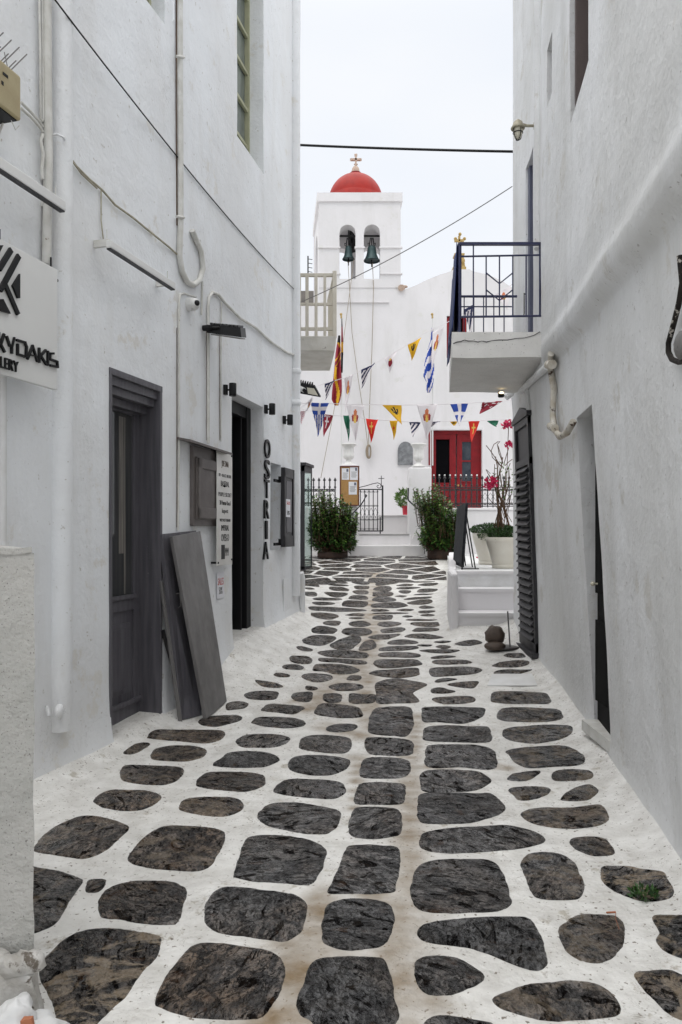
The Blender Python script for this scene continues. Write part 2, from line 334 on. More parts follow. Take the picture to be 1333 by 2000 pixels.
# ------------------------------------------------------------------ world and light
w = bpy.data.worlds.new('World'); S.world = w; w.use_nodes = True; nt = w.node_tree; N = nt.nodes; L = nt.links
bg = N['Background']; sky = N.new('ShaderNodeTexSky'); sky.sky_type = 'NISHITA'; sky.sun_disc = False
sky.sun_elevation = R(58); sky.sun_rotation = R(-35)
tc = N.new('ShaderNodeTexCoord'); mp = N.new('ShaderNodeMapping'); mp.inputs['Scale'].default_value = (1, 1, 2.5); L.new(tc.outputs['Generated'], mp.inputs[0])
t = N.new('ShaderNodeTexNoise'); t.inputs['Scale'].default_value = 2.2; t.inputs['Detail'].default_value = 5; L.new(mp.outputs[0], t.inputs['Vector'])
cr = N.new('ShaderNodeMapRange'); cr.inputs['From Min'].default_value = .3; cr.inputs['From Max'].default_value = .7; L.new(t.outputs['Fac'], cr.inputs['Value'])
cl = N.new('ShaderNodeMix'); cl.data_type = 'RGBA'; L.new(cr.outputs[0], cl.inputs[0]); cl.inputs[6].default_value = (9.9,10.4,11.2,1); cl.inputs[7].default_value = (10.9,11.1,11.4,1)
mx = N.new('ShaderNodeMix'); mx.data_type = 'RGBA'; mx.inputs[0].default_value = .93; L.new(sky.outputs[0], mx.inputs[6]); L.new(cl.outputs[2], mx.inputs[7])
sp0 = N.new('ShaderNodeSeparateXYZ'); L.new(tc.outputs['Generated'], sp0.inputs[0])
zr0 = N.new('ShaderNodeMapRange'); zr0.interpolation_type = 'SMOOTHSTEP'; zr0.inputs['From Min'].default_value = .56; zr0.inputs['From Max'].default_value = .86; zr0.inputs['To Min'].default_value = 0; zr0.inputs['To Max'].default_value = 1; L.new(sp0.outputs[2], zr0.inputs['Value'])
vm0 = N.new('ShaderNodeMix'); vm0.data_type = 'RGBA'; L.new(mx.outputs[2], vm0.inputs[6]); L.new(zr0.outputs[0], vm0.inputs[0]); vm0.inputs[7].default_value = (25.6, 25.5, 25.2, 1)  # zenith brightened out of view, added to fill the lane with light
L.new(vm0.outputs[2], bg.inputs['Color']); bg.inputs['Strength'].default_value = .1
sl = bpy.data.lights.new('sun', 'SUN'); sl.energy = .7; sl.angle = R(35); sl.color = (1, .97, .93)
so = bpy.data.objects.new('sun', sl); COL.objects.link(so); so.rotation_euler = (R(25), R(-12), 0)

# ------------------------------------------------------------------ plan of the lane
def xl(Y): return -3.234+.281*Y if Y < 6.39 else -2.877+.225*Y
RB = [(-8, -.133), (5.64, 1.94), (7.05, 2.10), (7.96, 2.15), (8.83, 2.17), (9.4, 2.175), (12, 2.18)]
def rb(Y): return interp(Y, RB)
def lean(Y): return interp(Y, [(6.5, .062), (7.96, .036), (8.83, .03), (9.4, 0)])
def xr(Y, z):
    x = rb(Y)-lean(Y)*min(max(z, 0), 3.4)
    zl = 2.95+.06*(Y-2.9)+.03*nz(Y, 0, 0, 1.3)
    x -= .07*(1-sm(6.4, 7.4, Y))*min(1, max(0, (z-zl+.09)/.06))+.02*(1-sm(6.4, 7.4, Y))*math.exp(-((z-zl-.05)/.06)**2)
    return x
TER = [(1.46, 9.35), (1.62, 10.6), (2.07, 14.2), (2.62, 18.4)]
def tx(Y): return interp(Y, [(b, a) for a, b in TER])
def hb(Y):
    if Y < 5.2: return 0
    if Y < 6.8: t = (Y-5.2)/1.6; return .0696*t*t
    if Y < 17.8: return .0696+.087*(Y-6.8)
    return .0696+.087*11
def H(x, Y):
    h = hb(Y)
    d = max(0, x-xl(min(Y, 10.36)))
    if Y < 10.9:
        e = interp(Y, [(6.9, 0), (7.8, .2), (8.8, .17), (10.3, .1), (10.9, 0)])
        h += e*math.exp(-(d/.42)**2)+.075*math.exp(-(d/.11)**1.3)*(1-sm(10.3, 10.9, Y))
    if Y < 9.8:
        d2 = max(0, rb(Y)-x); h += .09*math.exp(-(d2/.13)**1.3)
    if 8.6 < Y < 18.4:
        d3 = max(0, tx(max(Y, 9.35))-x); h += .13*math.exp(-(d3/.16)**1.5)*sm(8.6, 9.5, Y)*(1-sm(12.5, 14, Y))
    h += .010*nz(x, Y, 0, 1.4)+.004*nz(x, Y, 3, 5)
    return h
def gp(px, py):      # pixel on the ground -> point on H
    a = (px-CX)/FP; lo, hi = 1.2, 26
    f = lambda Y: CZ-(py-HY)/FP*Y-H(a*Y, Y)
    for _ in range(34):
        mid = (lo+hi)/2
        if f(mid) > 0: lo = mid
        else: hi = mid
    return Vector((a*lo, lo, H(a*lo, lo)))
# ground sheet
def lines(segs):
    o = []
    for a, b, st in segs:
        n = max(1, int(round((b-a)/st))); o += [a+(b-a)*i/n for i in range(n)]
    return o+[segs[-1][1]]
gx = lines([(-300,-60,60), (-60,-10,10), (-10,-3.2,.5), (-3.2,2.9,.035), (2.9,10,.5), (10,60,10), (60,300,60)])
gy = lines([(-300,-50,50), (-50,-4,5), (-4,1.4,.3), (1.4,11,.035), (11,18.6,.08), (18.6,25,.6), (25,60,7), (60,400,85)])
g = MB(); vs = [(x, y, H(x, y)) for y in gy for x in gx]; nx = len(gx)
g.add(vs, [(j*nx+i, j*nx+i+1, (j+1)*nx+i+1, (j+1)*nx+i) for j in range(len(gy)-1) for i in range(nx-1)], 0, True)
ground = struct('street_ground', g, M['ground'])
STN = [[(560,2000,.22),(600,1900,.17),(640,1800,.10)], [(800,2000,.05),(785,1860,.12),(800,1760,.10),(798,1650,.09),(800,1560,.10),(806,1480,.07),(812,1400,.08)],
       [(812,1400,.10),(735,1420,.14),(718,1370,.16),(716,1320,.14),(722,1260,.20),(726,1200,.20),(732,1140,.24),(735,1110,.3)], [(600,1380,.2),(650,1340,.2),(700,1300,.16)], [(640,1420,.12),(720,1440,.12)], [(700,1990,.12),(790,1900,.12),(830,1960,.1)], [(560,1990,.2),(590,1850,.16),(640,1730,.06)], [(770,1760,.1),(700,1740,.05)], [(640,1840,.06),(790,1800,.06)], [(580,1370,.1),(700,1380,.12)], [(990,1500,.06),(930,1490,.08),(800,1500,.06)], [(700,1480,.08),(690,1620,.03)]]
stp = []
for q in STN:
    pts = [(gp(a, b), wd) for a, b, wd in q]
    for (p, wa), (r_, wb) in zip(pts, pts[1:]):
        for k in range(8): tt = k/8; stp.append((p.x+(r_.x-p.x)*tt, p.y+(r_.y-p.y)*tt, wa+(wb-wa)*tt))
V = np.array(vs); st = np.zeros(len(V))
for x, y, wd in stp: st = np.maximum(st, np.exp(-((V[:,0]-x)**2+(V[:,1]-y)**2)/(wd**2)))
at = ground.data.attributes.new('stain', 'FLOAT', 'POINT'); at.data.foreach_set('value', st.astype('f'))
# ------------------------------------------------------------------ paving stones traced in the street
C = {'A':(50,1680,3.0295),'B':(450,1680,3.0295),'C':(893,1680,3.0295),'D':(50,1400,3.0295),'E':(450,1400,3.0295),'F':(800,1400,3.0295),
     'G':(450,1240,4.0394),'H':(770,1240,4.0394),'I':(580,1070,6.665),'J':(700,1070,6.665),'K':(580,1150,6.665),'L':(700,1150,6.665)}
ST = """A -100 40 100 50 240 78 335 112 340 135 290 215 240 290 185 375 100 425 0 450 -100 450
A 355 150 370 120 470 115 475 145 430 190 360 190
A 430 240 470 185 560 140 700 125 850 127 930 155 957 185 940 260 905 370 850 385 700 378 560 355 450 340 425 300
A 78 640 110 580 215 480 330 420 480 403 640 415 780 445 808 475 770 590 700 660 600 800 520 880 430 969 330 1050 200 1000 140 800 90 720
B -447 850 -430 780 -362 660 -272 550 -192 500 -62 495 60 512 200 530 280 565 325 620 330 680 300 780 240 880 160 940 0 948 -200 938 -330 910 -420 870
B -157 310 -137 240 -92 190 -32 163 120 168 250 185 380 205 440 245 458 300 440 370 420 430 330 485 250 480 120 458 0 448 -90 425 -145 380
E 15 940 40 860 90 730 150 705 260 702 400 715 500 740 565 785 560 860 530 930 495 985 430 1000 300 985 120 975 30 955
E 680 790 700 765 800 757 900 760 985 770 1010 810 1005 900 985 1000 970 1040 850 1050 740 1050 580 1045 600 980 640 890 665 820
B 545 350 560 290 600 250 700 230 850 235 940 265 973 320 970 380 950 450 900 510 800 530 700 537 600 520 540 470
B 385 860 410 780 440 700 480 610 560 578 700 572 850 575 910 585 945 650 965 740 980 830 1000 900 985 970 960 1060 700 1100 520 1060 480 960 410 920
F 5 1060 15 980 35 900 100 860 200 845 350 842 480 850 545 910 580 990 600 1060 610 1100 560 1140 450 1160 250 1165 120 1160 40 1130
C -240 425 -215 385 -140 365 0 350 150 340 350 335 430 345 480 400 510 480 535 560 545 620 490 658 400 645 300 610 200 560 100 530 0 512 -150 495 -225 470
C -255 640 -245 600 -200 575 -120 565 -20 578 60 610 130 655 163 700 120 745 40 780 -60 805 -150 808 -210 780 -250 720
C -215 975 -160 930 -80 918 0 925 130 950 230 975 200 1050 -100 1080 -220 1040
C 195 825 260 790 400 745 560 725 700 715 820 735 900 775 950 825 970 880 955 920 880 940 750 952 600 955 450 940 320 905 230 870
C 1050 690 1060 665 1120 660 1250 650 1333 680 1450 720 1500 969 1350 955 1250 910 1150 820 1080 740
C 600 410 640 370 730 322 830 322 940 335 990 380 993 450 975 520 920 580 830 612 740 600 650 550 610 480
C 1155 340 1200 322 1333 318 1400 330 1410 590 1333 588 1230 545 1170 480 1190 430
C 845 60 870 38 1000 38 1100 55 1220 70 1250 110 1280 170 1270 220 1180 245 1080 242 980 210 900 170 850 110
F 657 870 700 815 800 800 900 815 970 855 1005 910 1032 980 1032 1040 1000 1080 880 1087 750 1073 710 1018 680 938
F 945 735 980 715 1080 710 1160 725 1200 765 1220 800 1190 822 1100 828 1030 810 970 775
F 55 720 80 690 200 665 400 650 550 642 650 655 750 680 805 715 800 745 720 770 550 795 350 808 200 810 90 790 55 760
F 655 580 690 555 800 538 950 540 1060 528 1130 520 1165 550 1185 600 1140 640 1050 658 950 665 800 650 700 620
F 45 540 50 480 90 455 250 450 400 455 480 455 530 490 575 540 540 575 450 610 350 630 200 637 80 632 48 600
F 60 380 65 340 110 318 250 315 400 325 460 350 485 380 450 415 380 440 250 448 120 450 70 430
F 890 490 920 455 980 420 1060 400 1110 420 1115 450 1070 490 1000 500 920 500
F 590 430 650 415 780 415 838 432 800 470 720 492 650 495 610 465
F 575 365 610 340 700 325 775 322 750 355 680 382 600 380
F 838 350 870 320 960 312 1060 318 1092 345 1060 372 950 382 860 380
F 570 205 650 185 800 175 930 175 1020 220 1042 255 1010 285 850 298 740 305 680 300 620 270 590 230
F 90 240 95 190 130 168 300 165 420 172 500 200 520 250 515 300 460 315 300 300 150 305 95 285
F 80 110 95 65 200 52 350 58 460 60 485 100 485 145 400 155 200 150 90 140
F 550 100 575 70 700 55 850 48 950 52 970 85 930 120 840 148 740 160 640 150 570 130
H 220 600 235 575 350 568 550 573 700 578 720 605 690 650 600 690 520 703 350 690 230 685
H 810 635 830 600 880 578 1000 573 1150 578 1280 585 1325 620 1330 655 1250 680 1100 690 900 685 820 665
H 765 500 770 465 810 448 1000 448 1180 458 1225 490 1225 540 1100 546 900 545 780 530
H 300 510 340 495 450 488 590 485 640 505 630 530 560 542 420 548 340 535
H 290 440 320 420 380 418 440 435 487 447 430 462 350 465 300 460
H 420 393 520 375 665 368 650 400 620 422 520 415
H 320 370 350 352 430 343 500 350 440 365 350 378
H 283 300 300 265 450 255 600 255 680 270 680 290 620 310 450 325 320 330
H 790 298 830 280 950 275 1085 276 1020 300 940 320 850 320 800 312
H 775 243 850 215 960 203 1050 207 1065 225 1030 245 900 258 810 255
H 865 163 900 148 1000 145 1035 165 1030 178 950 182 890 175
H 300 215 340 200 450 197 560 200 612 218 560 230 440 235 340 232
H 290 180 340 168 430 165 487 173 430 182 320 190
H 205 127 260 118 400 115 515 122 450 142 330 145
H 480 72 540 52 630 40 695 62 640 80 540 87
H -120 155 -60 140 100 140 198 155 180 178 0 178 -100 172
H -155 220 -120 198 0 195 150 195 205 215 210 235 150 248 0 262 -100 262 -140 245
H -190 300 -120 280 0 275 170 262 195 290 190 318 80 338 -60 335 -170 315
H -150 400 -120 370 0 345 120 360 255 388 220 420 150 460 195 510 170 535 0 540 -130 540 -140 470
H -200 690 -190 640 -140 580 0 567 130 575 150 640 155 720 100 800 0 798 -190 775
G 580 35 650 8 750 5 828 20 810 50 720 85 600 70 575 50
G 790 85 840 50 920 20 1010 10 1030 45 990 85 940 118 850 115
G 1020 100 1060 55 1120 40 1150 70 1140 105 1070 125 1020 122
G 525 95 570 92 648 115 630 130 580 128 540 115
G 700 140 800 122 950 125 1070 145 1083 170 1040 185 850 180 760 170
G 705 185 800 185 950 195 1060 208 1070 228 1000 235 850 220 720 210
G 470 185 500 168 600 170 645 195 630 225 570 230 490 215
G 412 250 450 235 520 235 580 255 560 275 490 275 430 268
G 655 265 680 235 760 230 900 238 1000 265 1015 285 960 305 830 310 750 290 665 285
G 343 310 380 300 465 315 465 332 400 335 350 322
G 565 330 600 310 700 308 790 320 805 345 760 365 680 375 600 355
G 920 345 950 322 1025 325 1030 350 1000 362 930 358
G 195 360 230 360 350 378 417 405 390 418 300 415 240 400
G 590 410 620 402 690 420 670 438 610 435
G 780 410 830 388 920 382 1010 390 1055 412 1010 435 900 445 820 435
G 110 475 160 450 250 443 370 450 380 475 350 510 250 515 150 505
G 480 480 520 458 640 452 650 490 620 528 530 525 490 505
G 732 485 750 465 830 462 882 480 870 530 800 540 740 520
G 935 490 950 465 1050 470 1150 475 1130 535 1000 545 940 530
G -30 545 70 525 145 545 110 580 20 592 -30 590
G 245 590 300 550 420 550 580 570 560 600 500 628 380 615 270 605
G 665 600 720 545 850 550 1000 570 1040 610 1030 650 900 658 760 645 680 630
G -50 670 0 635 60 635 90 655 60 680 -20 700
G 165 690 210 655 350 648 500 658 580 680 598 705 560 725 430 738 280 725 190 705
G 755 740 800 715 900 702 990 710 1000 735 950 760 830 770 770 760
G 42 850 70 815 150 788 300 785 420 795 475 820 440 860 350 888 200 892 90 885
G 540 870 560 820 640 795 800 795 920 810 960 840 955 900 900 935 780 935 620 915 545 895
E 795 180 800 130 850 122 1000 128 1080 150 1085 200 1060 228 950 232 830 222
E 765 330 780 270 820 245 950 242 1040 255 1072 295 1060 340 1000 365 850 368 780 360
E 735 510 750 420 780 395 900 388 1020 400 1040 430 1030 500 990 522 850 520
E 698 660 710 600 740 540 850 535 980 545 1015 580 1020 650 1000 700 900 722 780 722 710 700
E 340 290 360 250 420 230 550 230 690 250 708 280 680 315 600 345 480 348 370 325
E 252 440 290 395 340 372 500 372 640 385 685 420 675 460 600 488 450 480 320 465
E 160 590 180 555 250 515 400 510 530 530 650 560 645 640 600 680 540 698 400 688 250 655 175 620
D 50 775 110 700 200 640 330 590 480 600 600 640 612 670 560 720 480 790 350 843 200 825 60 800
D 603 830 630 790 720 700 830 648 1000 650 1150 670 1188 705 1150 800 1080 900 950 918 750 900 640 875
D 398 495 440 460 520 433 700 438 800 465 780 510 700 550 600 560 480 545 415 515
D 908 540 930 500 1000 480 1150 475 1250 485 1293 520 1270 560 1180 590 1050 585 930 560
D 557 340 590 290 750 290 900 298 942 320 900 375 820 405 700 403 580 380
D 1005 400 1040 350 1110 328 1300 330 1400 345 1425 385 1390 420 1300 445 1150 435 1040 420
D 743 220 770 190 860 172 1000 175 1072 200 1050 240 950 265 820 262 750 250
D 1110 290 1150 250 1220 210 1400 208 1500 240 1490 270 1400 300 1250 302
D 580 210 640 165 700 152 742 160 700 195 640 222 590 222
D 715 120 780 75 950 78 1150 80 1185 105 1150 140 1060 158 900 145 800 138 740 130
D 1022 30 1060 5 1150 -5 1270 -5 1275 20 1200 45 1130 60 1050 52
K 195 535 250 495 380 492 515 525 490 575 400 585 230 575
K 595 570 640 520 750 512 930 525 970 575 880 610 700 608
K 345 450 400 420 500 420 570 435 530 478 400 472
K 680 460 720 430 830 420 900 430 962 465 880 492 740 490
K 190 330 250 315 400 318 535 350 480 390 350 395 230 365
K 630 345 700 328 820 320 885 340 840 358 700 352
K 683 380 780 372 880 385 800 395 700 392
K 165 245 220 232 400 238 600 250 860 270 850 292 560 300 400 292 220 280
K 205 185 250 172 400 175 490 190 430 210 280 212
K 597 190 640 158 750 155 915 172 880 235 740 240 610 225
K 212 130 280 118 500 122 585 138 480 152 280 150
K 680 130 720 92 850 88 918 110 910 140 780 142
K 365 55 430 45 640 55 650 80 560 110 450 100
K 98 60 110 42 230 45 265 75 240 98 130 92
K 728 40 790 22 915 28 918 68 800 72
L 195 70 215 42 420 42 452 75 400 98 210 98
L 190 150 240 112 380 108 490 140 440 165 300 175
L 190 240 200 200 400 182 540 180 635 222 480 252 300 245
L 180 292 200 268 350 270 400 288 300 298
L 185 325 300 310 630 315 600 325 350 330
L 190 380 230 350 430 345 440 385 400 402 230 400
L 255 460 300 435 440 430 560 455 480 485 380 502 290 485
L 300 555 310 530 430 512 560 505 612 530 550 560 350 578
L 140 630 250 600 350 598 545 592 440 640 360 660 200 655
L 385 715 430 680 580 662 700 675 780 705 680 722 480 727
L 275 785 330 765 520 747 740 750 775 770 720 790 500 810 300 810
L 1015 760 1060 738 1150 740 1205 760 1120 785
L 765 735 850 728 960 732 930 750 830 752
L 985 695 1080 680 1210 685 1100 710
L 605 625 720 590 900 590 1100 630 1040 650 800 650
L 710 545 780 510 950 508 1040 520 1030 545 900 558 750 560
L 690 460 740 440 1000 438 1045 460 1030 488 800 488
L 625 405 750 395 1000 402 980 415 700 418
L 815 345 900 328 990 340 960 358 860 358
L 785 300 830 288 990 285 990 300 880 320 800 315
L 795 238 870 220 990 240 930 258 830 258
L 650 180 780 150 920 140 965 165 910 195 800 208 680 200
L 600 138 700 115 900 103 950 115 820 135 650 145
L 720 80 820 65 980 65 900 80 760 85
L 480 100 550 88 635 95 580 110
L 505 280 580 265 700 268 718 280 620 292
L 575 362 640 350 710 362 640 375
L 530 42 560 22 680 25 670 55 590 62
L 780 45 800 10 900 0 1020 5 1010 30 900 48
I 340 430 430 425 600 440 662 460 600 468 430 455
I 410 478 480 470 655 485 640 500 480 495
I 425 530 450 508 600 515 675 545 640 565 480 555
I 720 445 820 432 920 445 942 470 860 482 770 468
I 748 510 780 495 930 500 920 535 790 540
I 100 460 240 458 290 505 180 500 100 490
I 100 520 180 520 235 538 150 543
I 1040 490 1045 450 1200 445 1310 458 1200 478 1100 490
I 1000 545 1050 510 1150 498 1228 515 1210 560 1100 562
J 500 490 600 470 715 475 680 495 560 500
J 500 530 560 512 700 510 810 518 700 535 560 540
J 605 445 700 438 990 440 900 452 700 452
J 780 485 870 465 1025 460 1020 480 930 498 820 492"""
stn = MB(); tones = []
def add_stone(pts, tone, rough_edge=.007, jag=1):
    n = len(pts); out = []
    for i in range(n):
        p0, p1, p2, p3 = pts[i-1], pts[i], pts[(i+1) % n], pts[(i+2) % n]
        seg = max(2, int((Vector(p2)-Vector(p1)).length/.012)); seg = min(seg, 14 if p1[1] < 7 else 5)
        for k in range(seg):
            t = k/seg
            q = [.5*((2*b)+(-a+c)*t+(2*a-5*b+4*c-d)*t*t+(-a+3*b-3*c+d)*t*t*t) for a, b, c, d in zip(p0, p1, p2, p3)]
            out.append(q)
    cx = sum(q[0] for q in out)/len(out); cy = sum(q[1] for q in out)/len(out)
    sd = random.random()*50
    rim = []
    for x, y in out:
        r = math.hypot(x-cx, y-cy) or 1
        d = rough_edge*(nz(x, y, sd, 12)+.35*nz(x, y, sd, 45)+.3*nz(x, y, sd, 90))*jag
        rim.append((x+(x-cx)/r*d, y+(y-cy)/r*d))
    rad = min(math.hypot(x-cx, y-cy) for x, y in rim)
    e = min(.25, .007/rad); m = len(rim); vs = []; fs = []
    for j, (sc, dz) in enumerate([(1, -.004), (1-e*.5, .0045), (1-e*1.6, .007), (.8, .0085), (.5, .009), (.2, .009)]):
        for x, y in rim:
            X, Yy = cx+(x-cx)*sc, cy+(y-cy)*sc
            vs.append((X, Yy, H(X, Yy)+dz+(.0025*nz(X, Yy, sd, 9) if j > 1 else 0)))
    b = len(stn.v)
    for j in range(5):
        for i in range(m): fs.append((j*m+i, j*m+(i+1) % m, (j+1)*m+(i+1) % m, (j+1)*m+i))
    fs.append([5*m+i for i in range(m)])
    # orient upward
    a = sum(rim[i][0]*rim[(i+1) % m][1]-rim[(i+1) % m][0]*rim[i][1] for i in range(m))
    if a < 0: fs = [list(f)[::-1] for f in fs]
    stn.add(vs, fs, 0, True); tones.extend([tone]*len(vs))
for ln in ST.split('\n'):
    q = ln.split(); ox, oy, sc = C[q[0]]; f = [float(x) for x in q[1:]]
    pp = [(ox+f[i]/sc, oy+f[i+1]/sc) for i in range(0, len(f), 2)]
    mx_, my_ = sum(p[0] for p in pp)/len(pp), sum(p[1] for p in pp)/len(pp)
    w3 = [gp(*p) for p in pp]
    if my_ > 1395:
        warm = .85 if mx_ < 470 else (.6 if mx_ > 1090 else (.35 if mx_ < 640 else .12))
        tan = .95 if (mx_ < 250 and my_ > 1850) or mx_ > 1240 else (.45 if mx_ < 420 or mx_ > 1000 else .04)
        if 180 < mx_ < 420 and 1700 < my_ < 1820: tan = .05
    else: warm = .45+.3*random.random(); tan = .15 if mx_ < 960 else .3
    if 500 < mx_ < 560 and 1325 < my_ < 1345: tan = 1; warm = 1
    gcx, gcy = sum(p.x for p in w3)/len(w3), sum(p.y for p in w3)/len(w3); gs_ = 1+.06*sm(5.5, 9, gcy)
    add_stone([(gcx+(p.x-gcx)*gs_, gcy+(p.y-gcy)*gs_) for p in w3], (min(1, warm+random.uniform(-.12, .12)), tan, random.random(), 1))
# court: irregular flagstones with painted joints (voronoi cells)
rnd = random.Random(5); seeds = []
yy = 14.05
row = 0
while yy < 18.6:
    xx = -3.4+rnd.random()*.6
    while xx < 3.2:
        seeds.append((xx+rnd.uniform(-.22, .22), yy+rnd.uniform(-.12, .12))); xx += rnd.uniform(.55, 1.05)
    yy += .5; row += 1
def clip(poly, a, b):   # keep side nearer a than b, with joint
    mx_, my_ = (a[0]+b[0])/2, (a[1]+b[1])/2; nx_, ny_ = b[0]-a[0], b[1]-a[1]; l = math.hypot(nx_, ny_); nx_, ny_ = nx_/l, ny_/l
    c0 = mx_*nx_+my_*ny_-(.034+.03*abs(ny_)); out = []
    for i in range(len(poly)):
        p, q = poly[i], poly[(i+1) % len(poly)]; dp = p[0]*nx_+p[1]*ny_-c0; dq = q[0]*nx_+q[1]*ny_-c0
        if dp <= 0: out.append(p)
        if dp*dq < 0: t = dp/(dp-dq); out.append((p[0]+(q[0]-p[0])*t, p[1]+(q[1]-p[1])*t))
    return out
for s_ in seeds:
    poly = [(s_[0]-1.2, max(13.75+.25*math.sin(s_[0]*4), s_[1]-1)), (s_[0]+1.2, max(13.75+.25*math.sin(s_[0]*4), s_[1]-1)), (s_[0]+1.2, min(17.93, s_[1]+1)), (s_[0]-1.2, min(17.93, s_[1]+1))]
    for o_ in seeds:
        if o_ is not s_ and abs(o_[0]-s_[0]) < 2.6 and abs(o_[1]-s_[1]) < 2 and poly: poly = clip(poly, s_, o_)
    if len(poly) < 3: continue
    cxs = sum(p[0] for p in poly)/len(poly); cys = sum(p[1] for p in poly)/len(poly)
    if cxs > tx(cys)-.05: continue
    poly = [(min(p[0], tx(p[1])-.05), p[1]) for p in poly]
    # subdivide straight edges so corners stay crisp
    pp = []
    for i in range(len(poly)):
        p, q = Vector(poly[i]), Vector(poly[(i+1) % len(poly)])
        if (q-p).length < .03: continue
        for t in (.04, .35, .65, .96): pp.append(tuple(p.lerp(q, t)))
    if len(pp) > 6: add_stone(pp, (.3+.5*rnd.random(), .12, rnd.random(), 1), .01)
stones = struct('paving_stones', stn, M['stone'])
ca = stones.data.color_attributes.new('tone', 'FLOAT_COLOR', 'POINT'); ca.data.foreach_set('color', np.array(tones, 'f').ravel())

# ------------------------------------------------------------------ wall builder
def wall_grid(mb, us, zs, surf, opens, m=0, revm=0):
    us = sorted(set([round(u, 4) for u in us]+[round(o[i], 4) for o in opens for i in (0, 1)]))
    zs = sorted(set([round(z, 4) for z in zs]+[round(o[i], 4) for o in opens for i in (2, 3)]))
    nu = len(us); vs = [surf(u, z) for z in zs for u in us]; fs = []
    for j in range(len(zs)-1):
        for i in range(nu-1):
            uc, zc = (us[i]+us[i+1])/2, (zs[j]+zs[j+1])/2
            if any(o[0] < uc < o[1] and o[2] < zc < o[3] for o in opens): continue
            fs.append((j*nu+i, j*nu+i+1, (j+1)*nu+i+1, (j+1)*nu+i))
    mb.add(vs, fs, m, True)
    for u0, u1, z0, z1, inner in opens:
        uu = [u for u in us if u0-1e-5 <= u <= u1+1e-5]; zz = [z for z in zs if z0-1e-5 <= z <= z1+1e-5]
        for ring in ([(u, z0) for u in uu], [(u, z1) for u in uu], [(u0, z) for z in zz], [(u1, z) for z in zz]):
            a = [surf(*p) for p in ring]; b = [inner(*p) for p in ring]; n = len(a)
            mb.add(a+b, [(i, i+1, n+i+1, n+i) for i in range(n-1)], revm, True)
def frange(a, b, st):
    n = max(1, int(round((b-a)/st))); return [a+(b-a)*i/n for i in range(n+1)]
class Plane:     # vertical facade plane: s along it (away from the camera), z up, n toward the lane
    def __init__(s, O, d, side):
        s.O = Vector((O[0], O[1], 0)); l = math.hypot(*d); s.d = Vector((d[0]/l, d[1]/l, 0))
        s.n = Vector((s.d.y, -s.d.x, 0))*side
    def __call__(s, a, z, n=0): 
        q = s.O+s.d*a+s.n*n; return Vector((q.x, q.y, z))
    def hit(s, px, py, off=0):
        a = (px-CX)/FP; o = s.O+s.n*off
        # a*Y = o.x+t*dx ; Y = o.y+t*dy
        t = (a*o.y-o.x)/(s.d.x-a*s.d.y); Y = o.y+t*s.d.y
        return t, CZ-(py-HY)/FP*Y
    def px(s, px, py, off=0, extra=0):
        a, z = s.hit(px, py, off); return s(a, z, off+extra)
WA = Plane((-1.70+.0019, 5.46), (.281, 1), 1); WB = Plane((-1.439, 6.39), (.225, 1), 1)
def rhit(px, py, off=0):
    a = (px-CX)/FP; lo, hi = 1.5, 14
    f = lambda Y: a*Y-(xr(Y, CZ-(py-HY)/FP*Y)-off)
    for _ in range(40):
        mid = (lo+hi)/2
        if f(mid) > 0: hi = mid
        else: lo = mid
    return Vector((a*lo, lo, CZ-(py-HY)/FP*lo))
def rpt(Y, z, n=0): return Vector((xr(Y, z)-n, Y, z))
def text(mb, s, fr, s0, s1, z0, z1, off, dep, m=0, shear=0):
    cu = bpy.data.curves.new('t', 'FONT'); cu.body = s; cu.size = 1; cu.extrude = .5; cu.resolution_u = 3
    o = bpy.data.objects.new('t', cu); COL.objects.link(o); bpy.context.view_layer.update()
    me = bpy.data.meshes.new_from_object(o.evaluated_get(bpy.context.evaluated_depsgraph_get()))
    vs = [v.co.copy() for v in me.vertices]; fs = [list(p.vertices) for p in me.polygons]
    bpy.data.objects.remove(o); bpy.data.curves.remove(cu); bpy.data.meshes.remove(me)
    x0, x1 = min(v.x for v in vs), max(v.x for v in vs); y0, y1 = min(v.y for v in vs), max(v.y for v in vs)
    mb.add([fr(s0+(v.x-x0)/(x1-x0)*(s1-s0), z0+(v.y-y0)/(y1-y0)*(z1-z0), off+(v.z+.5)*dep) for v in vs], fs, m)
def quads_px(mb, pl, poly, off, dep, m=0):     # polygon traced on a facade plane, extruded toward the lane
    mb.prism([pl.px(x, y, off) for x, y in poly], pl.n*dep, m)
exec_parts = []
# ================================================================== LEFT HOUSE
def flare(z, h, a=.05, b=.12): return a*math.exp(-max(0, z-h)/b)
def ltop(u): return 6.75 if u < 6.39 else 9.6
def lsurf(u, z):
    z = min(z, ltop(u))
    if u <= 10.28:
        x = xl(u); hh = hb(u)+interp(u, [(6.9, 0), (7.8, .2), (10.3, .1)])
        o = flare(z, hh)+.010*nz(u, z, 1, .8)+.004*nz(u, z, 9, 3)
        return Vector((x+o, u, z))
    xc, yc = xl(10.28)-.10, 10.28
    o = flare(z, .5)
    if u <= 10.5:
        t = (u-10.28)/.22*math.pi/2; return Vector((xc+(.10+o)*math.cos(t), yc+(.10+o)*math.sin(t), z))
    return Vector((xc-(u-10.5), yc+.10+o, z))
def linner(dp):
    def f(u, z):
        q = Vector((xl(u), u, z)); return q-Vector((.962*dp, -.27*dp, 0))
    return f
left = thing('house', 'tall whitewashed house on the left with grey door, dark shop doorway and long olive window', 'house', (-3.2, 5, 0))
mb = MB()
